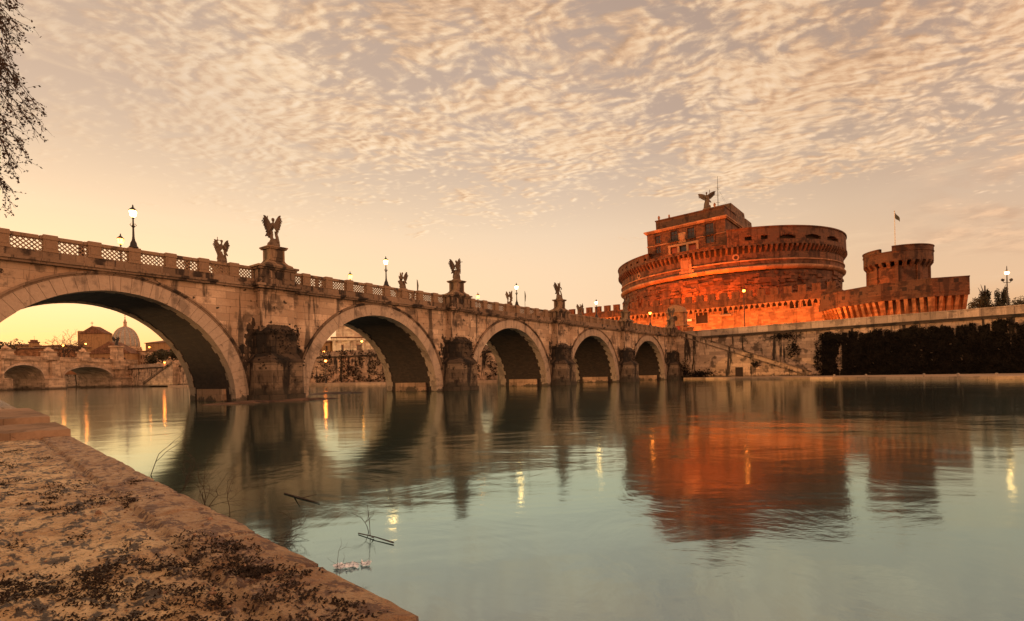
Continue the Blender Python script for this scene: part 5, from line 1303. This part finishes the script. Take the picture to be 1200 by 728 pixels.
for q in (-.62, -.30, .02, .34, .66):
    mb = MB(); x = W_ / 2 * q
    mb.add([(x + rr * math.cos(2 * math.pi * j / 16), -.14, H_ - 3.2 + rr * math.sin(2 * math.pi * j / 16)) for rr in (1.1, 1.7) for j in range(16)], [(j, (j + 1) % 16, 16 + (j + 1) % 16, 16 + j) for j in range(16)])
    wo_ = mb.build('round_window', M['frame'], hl); mb = MB(); mb.add([(x + 1.1 * math.cos(2 * math.pi * j / 16), -.06, H_ - 3.2 + 1.1 * math.sin(2 * math.pi * j / 16)) for j in range(16)], [tuple(range(16))]); mb.build('pane', M['glass'], wo_)
building('hospital_wing', 152, 176, 412, 300, 40, 'long pale building right of the gabled hall', mat=M['far_stone'], rows=2, cols=6, rz=R(-18), roof_h=2.)
building('palazzo', 168, 206, 402, 345, 30, 'pale palazzo with sloping roofline behind the dark trees', rows=2, cols=6, roof_h=3.4, rz=R(-10))
building('low_house', 10, 52, 409, 262, 20, 'low orange lit house behind the far bridge at the left', rows=1, cols=5, win=(.6, .8), roof_h=1.4, mat=M['plaster'])
building('town_house', 40, 70, 406, 300, 22, 'flat ochre house with a chimney stack behind the far bridge', rows=1, cols=4, roof_h=1.6)
building('town_house', -10, 26, 405.5, 320, 22, 'ochre house at the left edge beyond the far bridge', rows=1, cols=4, roof_h=1.8)
building('town_house', 205, 262, 409, 330, 30, 'ochre house right of the dark trees, beyond the first arch', rows=2, cols=6, roof_h=2.4)
tc_ = at(40, 404, 310); mb = MB(); root = empty('chimney_tower', (tc_.x, 310, 7)); mb.box(-1.6, 1.6, -1.6, 1.6, 0, 19.2); mb.build('shaft', M['far_house'], root); mb = MB(); mb.box(-1.9, 1.9, -1.9, 1.9, 19.2, 19.9); mb.box(-1.2, 1.2, -1.2, 1.2, 19.9, 21); mb.build('cap', M['roof_tile'], root); tag(root, 'short square tower rising above the houses left of the bare tree', 'tower')
# palazzo seen through the second arch
pz, W_, H_ = building('palazzo', 391, 450, 396, 196, 26, 'pale palazzo with pilasters and attic storey, framed by the second arch', mat=M['pale'], rows=1, cols=3, win=(.7, 1.7), roof_h=1.5, rz=R(16), zb=7.5)
mb = MB()
for q in (-.46, -.36, -.2, -.08, .08, .2, .36, .46): mb.box(W_ * q - .45, W_ * q + .45, -.45, 0, 2.0, H_ - 1.5); mb.box(W_ * q - .6, W_ * q + .6, -.55, 0, H_ - 1.5, H_ - 1.0)
mb.build('pilasters', M['pale'], pz)
mb = MB(); mb.box(-W_ / 2 - .6, W_ / 2 + .6, -.9, 2, H_ - 1.0, H_ - .2); mb.box(-W_ / 2 - .4, W_ / 2 + .4, -.6, 2, 1.5, 2.0); mb.build('entablature', M['pale'], pz)
mb = MB(); mb.box(-W_ / 2 + 1.2, W_ / 2 - 1.2, 1.5, 20, H_ + .3, H_ + 4.2); mb.box(-W_ / 2 + .8, W_ / 2 - .8, 1.1, 20.4, H_ + 4.2, H_ + 4.7); mb.build('attic', M['pale'], pz)
building('side_house', 352, 391, 402, 204, 18, 'darker reddish house left of the palazzo, beyond the second arch', rows=2, cols=4, win=(.5, .9), rz=R(-24), roof_h=1.6)
# great dome
dp = at(147, 400, 820.); dm = empty('domed_basilica', (dp.x, dp.y, 0)); kx = 820 / FPX / math.cos(R(36))
def zpx(y): return at(147, y, 820.).z
Rd = 17.8
zd = zpx(404)
mb = MB(); mb.lathe([(Rd * 1.06, 4), (Rd * 1.06, zd - 6), (Rd * 1.14, zd - 6), (Rd * 1.14, zd - 3.5), (Rd * 1.0, zd - 3)], 48)
for i in range(16):
    Mx = Matrix.Rotation(2 * math.pi * i / 16, 4, 'Z') @ Matrix.Translation((0, -Rd * 1.06, 0)); mb.box(-1.3, 1.3, -2.4, .4, 40, zd - 6.2, Mx)
mb.build('drum', M['far_stone'], dm)
mb = MB(); hd = zpx(383) - zd + 3
pr = [(Rd * math.cos(t_) ** .92, zd - 3 + hd * math.sin(t_) ** .96) for t_ in [math.pi / 2 * i / 16 * .92 for i in range(17)]]
mb.lathe(pr, 48); mb.build('dome', M['lead'], dm, smooth=True)
mb = MB()
for i in range(16):
    a = 2 * math.pi * (i + .5) / 16; mb.tube([(r * 1.005 * math.cos(a), r * 1.005 * math.sin(a), z) for r, z in pr], [.75 - .03 * q for q in range(17)], 5)
mb.build('ribs', M['far_stone'], dm)
zl = pr[-1][1]; rl = pr[-1][0]
mb = MB(); mb.lathe([(rl * 1.3, zl - .6), (rl * 1.3, zl + .6), (rl * .82, zl + .7), (rl * .82, zl + 6.5), (rl * 1.05, zl + 6.8), (rl * 1.0, zl + 7.4), (rl * .6, zl + 8.4), (rl * .25, zl + 12), (.5, zl + 14), (.9, zl + 14.6), (.5, zl + 15.4), (0, zl + 15.6)], 20); mb.tube([(0, 0, zl + 15.4), (0, 0, zl + 19)], .3, 4); mb.tube([(-1.3, 0, zl + 17.6), (1.3, 0, zl + 17.6)], .3, 4); mb.build('lantern', M['far_stone'], dm)
tag(dm, 'great ribbed church dome with lantern and cross in the far distance', 'dome')

# trees beyond the bridge
tspec = [(178, 252, 9.5, 4.6, 'round dark tree leftmost of the clump beyond the first arch'), (190, 250, 11.2, 4.8, 'tallest round dark tree in the clump beyond the first arch'), (203, 246, 10.5, 5.0, 'dark tree in the clump close to the arch foot'), (216, 240, 9.5, 4.6, 'dark tree rightmost of the clump, touching the arch'), (228, 236, 9., 4.6, 'dark tree half hidden by the arch ring')]
for i, (x, Y_, h, r, lb) in enumerate(tspec): tree('broadleaf_tree', gnd(x, 420, Y_ + 8, 8.2), h, (r, r, h * .42), lb, 10 + i, 900, (.5, 1.1))
tree('broadleaf_tree', gnd(4, 410, 250, 8.2), 17, (7, 7, 6), 'leafy tree at the left edge beyond the far bridge', 40, 1100, (.5, 1.1))
for i, (x, h, lb) in enumerate(((28, 9, 'small dark tree behind the low orange house'), (52, 8.4, 'small dark tree left of the short square tower'))): tree('broadleaf_tree', gnd(x, 410, 288, 8.2), h, (4.5, 4, 3.6), lb, 60 + i, 500, (.5, 1.))
def bare(mb, p, d, L, r, depth, rg, leafpts=None, droop=0.):
    if depth == 0 or L < .04:
        if leafpts is not None: leafpts.append(p)
        return
    pts = [p]; q = Vector(p); dd = Vector(d)
    for _ in range(3):
        dd = (dd + Vector((rg.gauss(0, .16), rg.gauss(0, .16), rg.gauss(0, .12) - droop))).normalized(); q = q + dd * L / 3; pts.append(q.copy())
        if leafpts is not None: leafpts.append(q.copy())
    mb.tube(pts, [r, r * .88, r * .75, r * .6], 5 if r > .02 else 3, cap=False)
    for _ in range(rg.choice((2, 3, 3))):
        nd = (dd + Vector((rg.gauss(0, .55), rg.gauss(0, .55), rg.gauss(0, .4)))).normalized()
        bare(mb, rg.choice(pts[1:]) if _ else pts[-1], nd, L * rg.uniform(.6, .8), r * .6, depth - 1, rg, leafpts, droop)
for i, (x, h, lb) in enumerate(((78, 7.4, 'bare branching tree beside the far bridge, left of the church'), (91, 5.0, 'smaller bare tree between the two statue pylons'))):
    root = empty('bare_tree', gnd(x, 420, 262, 8.2)); mb = MB(); lp_ = []; rg = random.Random(90 + i); mb.tube([(0, 0, -.3), (0, 0, 3)], [.4, .32], 7)
    for _ in range(4): bare(mb, Vector((0, 0, 2.6)), Vector((rg.gauss(0, .5), rg.gauss(0, .5), 1)).normalized(), h, .24, 5, rg, lp_)
    mb.build('trunk', M['bark'], root); mb = MB(); leaves(mb, [p for p in lp_ if rg.random() < .5], rg, .15, .45); mb.build('crown', M['bud'], root, recalc=False); tag(root, lb, 'tree')
# distant lamps
for x, y, Y_, mt, lb in ((74, 405, 240, 'lamp_orange', 'orange street lamp glowing in front of the bare tree'), (100.5, 403, 245, 'lamp_orange', 'orange street lamp glowing beside the tall church'), (175, 407, 258, 'lamp_red', 'red-orange street lamp at the left of the dark tree clump'), (193, 425, 238, 'lamp_red', 'low red-orange lamp on the far river wall, below the dark trees'), (379.5, 412.5, 168, 'lamp_orange', 'upper orange lamp left of the palazzo, seen through the second arch'), (381.5, 423, 160, 'lamp_red', 'lower red lamp glowing on the ivy wall, seen through the second arch'), (424, 400, 175, 'lamp_orange', 'orange lamp in front of the palazzo front, seen through the second arch')):
    p = at(x, y, Y_); base = 8.2
    if 'ivy wall' in lb: p = at(x, y, 156.); base = .7
    if 'river wall' in lb: p = at(x, y, 231.); base = .7
    tall_lamp((p.x, p.y, base), max(2.2, p.z - base), M[mt], lb, group='distant street lamps beyond the bridge')
    if 'low' in lb:
        l = bpy.data.lights.new('lamp_light', 'POINT'); l.energy = 250; l.color = (1, .2, .03); l.shadow_soft_size = .4; o = bpy.data.objects.new('lamp_light', l); col.objects.link(o); o.location = (p.x, p.y - .8, p.z)

# ================================================================== FOREGROUND: overhanging tree, twigs, flotsam
root = empty('riverside_tree', (-18.5, 11, .4)); rg = random.Random(4)
mb = MB(); mb.tube([(0, 0, -.3), (.3, .1, 4), (.6, .2, 9), (1.2, .4, 13)], [.42, .36, .28, .12], 10); lp_ = []
tips = [(24, 6), (34, 15), (36, 38), (33, 44), (30, 57), (28, 72), (18, 78), (26, 95), (12, 88), (38, 108), (50, 116), (57, 131), (60, 151), (58, 163), (44, 160), (42, 183), (36, 176), (28, 197), (34, 214), (22, 225), (22, 237), (10, 215), (8, 232), (4, 200), (14, 150), (16, 120), (8, 60), (14, 30), (20, 180), (12, 170)]
for k, (x, y) in enumerate(tips):
    Y_ = rg.uniform(10.5, 12.5); tip = at(x - 15, y - 8, Y_) - root.location
    st_ = at(rg.uniform(-90, -40), y - rg.uniform(50, 130), Y_ + rg.uniform(-.6, .6)) - root.location
    mid1 = st_.lerp(tip, .4) + Vector((0, 0, .35)); mid2 = st_.lerp(tip, .75) + Vector((0, 0, .22))
    src = Vector((.8, .3, 8 + 3.0 * rg.random()))
    mb.tube([src, src.lerp(st_, .6) + Vector((0, 0, .5)), st_, mid1, mid2, tip], [.05, .035, .02, .013, .009, .004], 5)
    for t0, A, B in ((0, st_, mid1), (0, mid1, mid2), (0, mid2, tip)):
        for q in range(7):
            b_ = A.lerp(B, rg.random()); d = ((B - A).normalized() + Vector((rg.gauss(0, .5), rg.gauss(0, .5), rg.gauss(0, .35) - .25))).normalized()
            bare(mb, b_, d, rg.uniform(.16, .34), .006, 2, rg, lp_, .05)
mb.build('trunk', M['bark'], root)
mb = MB(); leaves(mb, [p + Vector((rg.gauss(0, .02), rg.gauss(0, .02), rg.gauss(0, .02))) for p in lp_ if rg.random() < .6], rg, .028, .075); mb.build('crown', M['bud'], root, recalc=False)
tag(root, 'nearby tree whose dark drooping twigs hang in at the upper left', 'tree')
def wpt(x, y, z=0.): 
    r = at(x, y, 1.0) - Vector((0, 0, CAM_Z)); t_ = (z - CAM_Z) / r.z; return Vector((r.x * t_, r.y * t_, z))
for i, (x, y, dirv, L, dp_, lb) in enumerate([(176, 560, (.25, .1, 1), .9, 4, 'thin leafless twig sticking up by the bank, furthest from the camera'), (205, 582, (.6, .1, .8), .9, 4, 'spreading leafless twig at the bank edge below the bridge shadow'), (238, 600, (.5, -.1, .9), .75, 5, 'densely branched twig snag at the bank edge in the dark reflection'), (268, 618, (-.2, .1, 1), .7, 4, 'slim upright twig in the dark reflection near the bank'), (300, 640, (.9, -.3, .35), .6, 5, 'low tangled twig snag lying along the bank edge'), (398, 690, (.25, .1, 1), .36, 4, 'tall thin twig rising through the white plastic bag'), (432, 628, (-.1, .1, 1), .32, 3, 'fine twig standing up behind the floating stick')]):
    rg = random.Random(200 + i); P_ = wpt(x, y, -.05); root = empty('twig', P_); mb = MB()
    k = P_.length / 8
    for _ in range(1 if dp_ < 5 else 3): bare(mb, Vector((0, 0, 0)), (Vector(dirv) + Vector((rg.gauss(0, .2), rg.gauss(0, .2), 0))).normalized(), L * .55, .007 * max(.6, k), dp_, rg, None, .02)
    mb.build('stem', M['bark'], root); tag(root, lb, 'twig')
a, b_ = wpt(420, 625, .01), wpt(461, 636, .015); root = empty('floating_stick', a); mb = MB(); mb.tube([(0, 0, 0), (b_ - a) * .5 + Vector((0, 0, .01)), (b_ - a)], [.007, .006, .009], 7); mb.tube([(b_ - a) * .45, (b_ - a) * .4 + Vector((.02, -.09, .02))], [.008, .004], 5); mb.tube([(b_ - a) * .35, (b_ - a) * .3 + Vector((-.01, .1, .12)), (b_ - a) * .28 + Vector((-.03, .12, .34))], [.006, .004, .002], 4); mb.build('wood', M['bark'], root); tag(root, 'short dark stick floating on the water right of the plastic bag', 'stick')
a, b_ = wpt(333, 578, .01), wpt(375, 590, .01); root = empty('floating_stick', a); mb = MB(); mb.tube([(0, 0, 0), (b_ - a) * .5, (b_ - a)], [.010, .012, .005], 6); mb.tube([(b_ - a) * .5, (b_ - a) * .8 + Vector((0, .2, .06))], [.007, .003], 5); mb.tube([(b_ - a) * .3, (b_ - a) * .6 + Vector((0, -.2, .06))], [.012, .005], 5); mb.build('wood', M['bark'], root); tag(root, 'forked driftwood stick floating in the dark bridge reflection', 'stick')
P_ = wpt(406, 666); root = empty('plastic_bag', P_); rg = random.Random(5); mb = MB()
for k_, (cx_, cy_, L_, H_, ya) in enumerate(((-.02, 0, .17, .075, .3), (.06, .03, .12, .06, -.5), (-.08, .02, .10, .06, 1.0), (.17, .06, .10, .07, -.2))):
    nx_, ny_ = 12, 6; vs = []
    for u in range(nx_ + 1):
        for v in range(ny_ + 1):
            p = Vector((u / nx_ * 3 + k_ * 7, v / ny_ * 2, k_)); n_ = noise.noise_vector(p * 1.7)
            x_ = (u / nx_ - .5) * L_ + n_.x * .02; z_ = v / ny_ * H_ * (.55 + .45 * noise.noise(Vector((u * .8, k_, 3)))) + .004; y_ = n_.y * .045 + v / ny_ * .02
            vs.append((cx_ + x_ * math.cos(ya) - y_ * math.sin(ya), cy_ + x_ * math.sin(ya) + y_ * math.cos(ya), z_))
    mb.add(vs, [(u * (ny_ + 1) + v, (u + 1) * (ny_ + 1) + v, (u + 1) * (ny_ + 1) + v + 1, u * (ny_ + 1) + v + 1) for u in range(nx_) for v in range(ny_)])
mb.build('film', M['white_poly'], root); tag(root, 'crumpled white plastic bag snagged on a twig in the water', 'plastic bag')
# exposed mud bar and driftwood at the foot of the first pier
for nm, (s_, y_), (L, W_), lb in (('gravel_bar', (-4.2, -4.2), (4.2, 1.4), 'low dark mud bar in the water left of the first pier'), ('gravel_bar', (.2, -5.0), (3.8, .8), 'low dark mud bar along the foot of the first pier'), ('gravel_bar', (13.5, 10.5), (5.0, 2.0), 'low dark mud bar seen through the second arch')):
    root = empty(nm, brw(s_, y_, 0), ANG); mb = MB(); N = 22; vs = [(0, 0, .22)]
    for rr in (.5, .8, 1.): 
        for j in range(N): a = 2 * math.pi * j / N; k = rr * (1 + .25 * noise.noise(Vector((math.cos(a) * 2, math.sin(a) * 2, s_)))); vs.append((L * k * math.cos(a), W_ * k * math.sin(a), .22 * (1 - rr ** 2) - .03 + .08 * noise.noise(Vector((a * 3, rr * 4, s_)))))
    mb.add(vs, [(0, 1 + j, 1 + (j + 1) % N) for j in range(N)] + [(1 + r_ * N + j, 1 + r_ * N + (j + 1) % N, 1 + (r_ + 1) * N + (j + 1) % N, 1 + (r_ + 1) * N + j) for r_ in range(2) for j in range(N)])
    mb.build('mud', M['dark_rock'], root, smooth=True); tag(root, lb, 'mud bar')
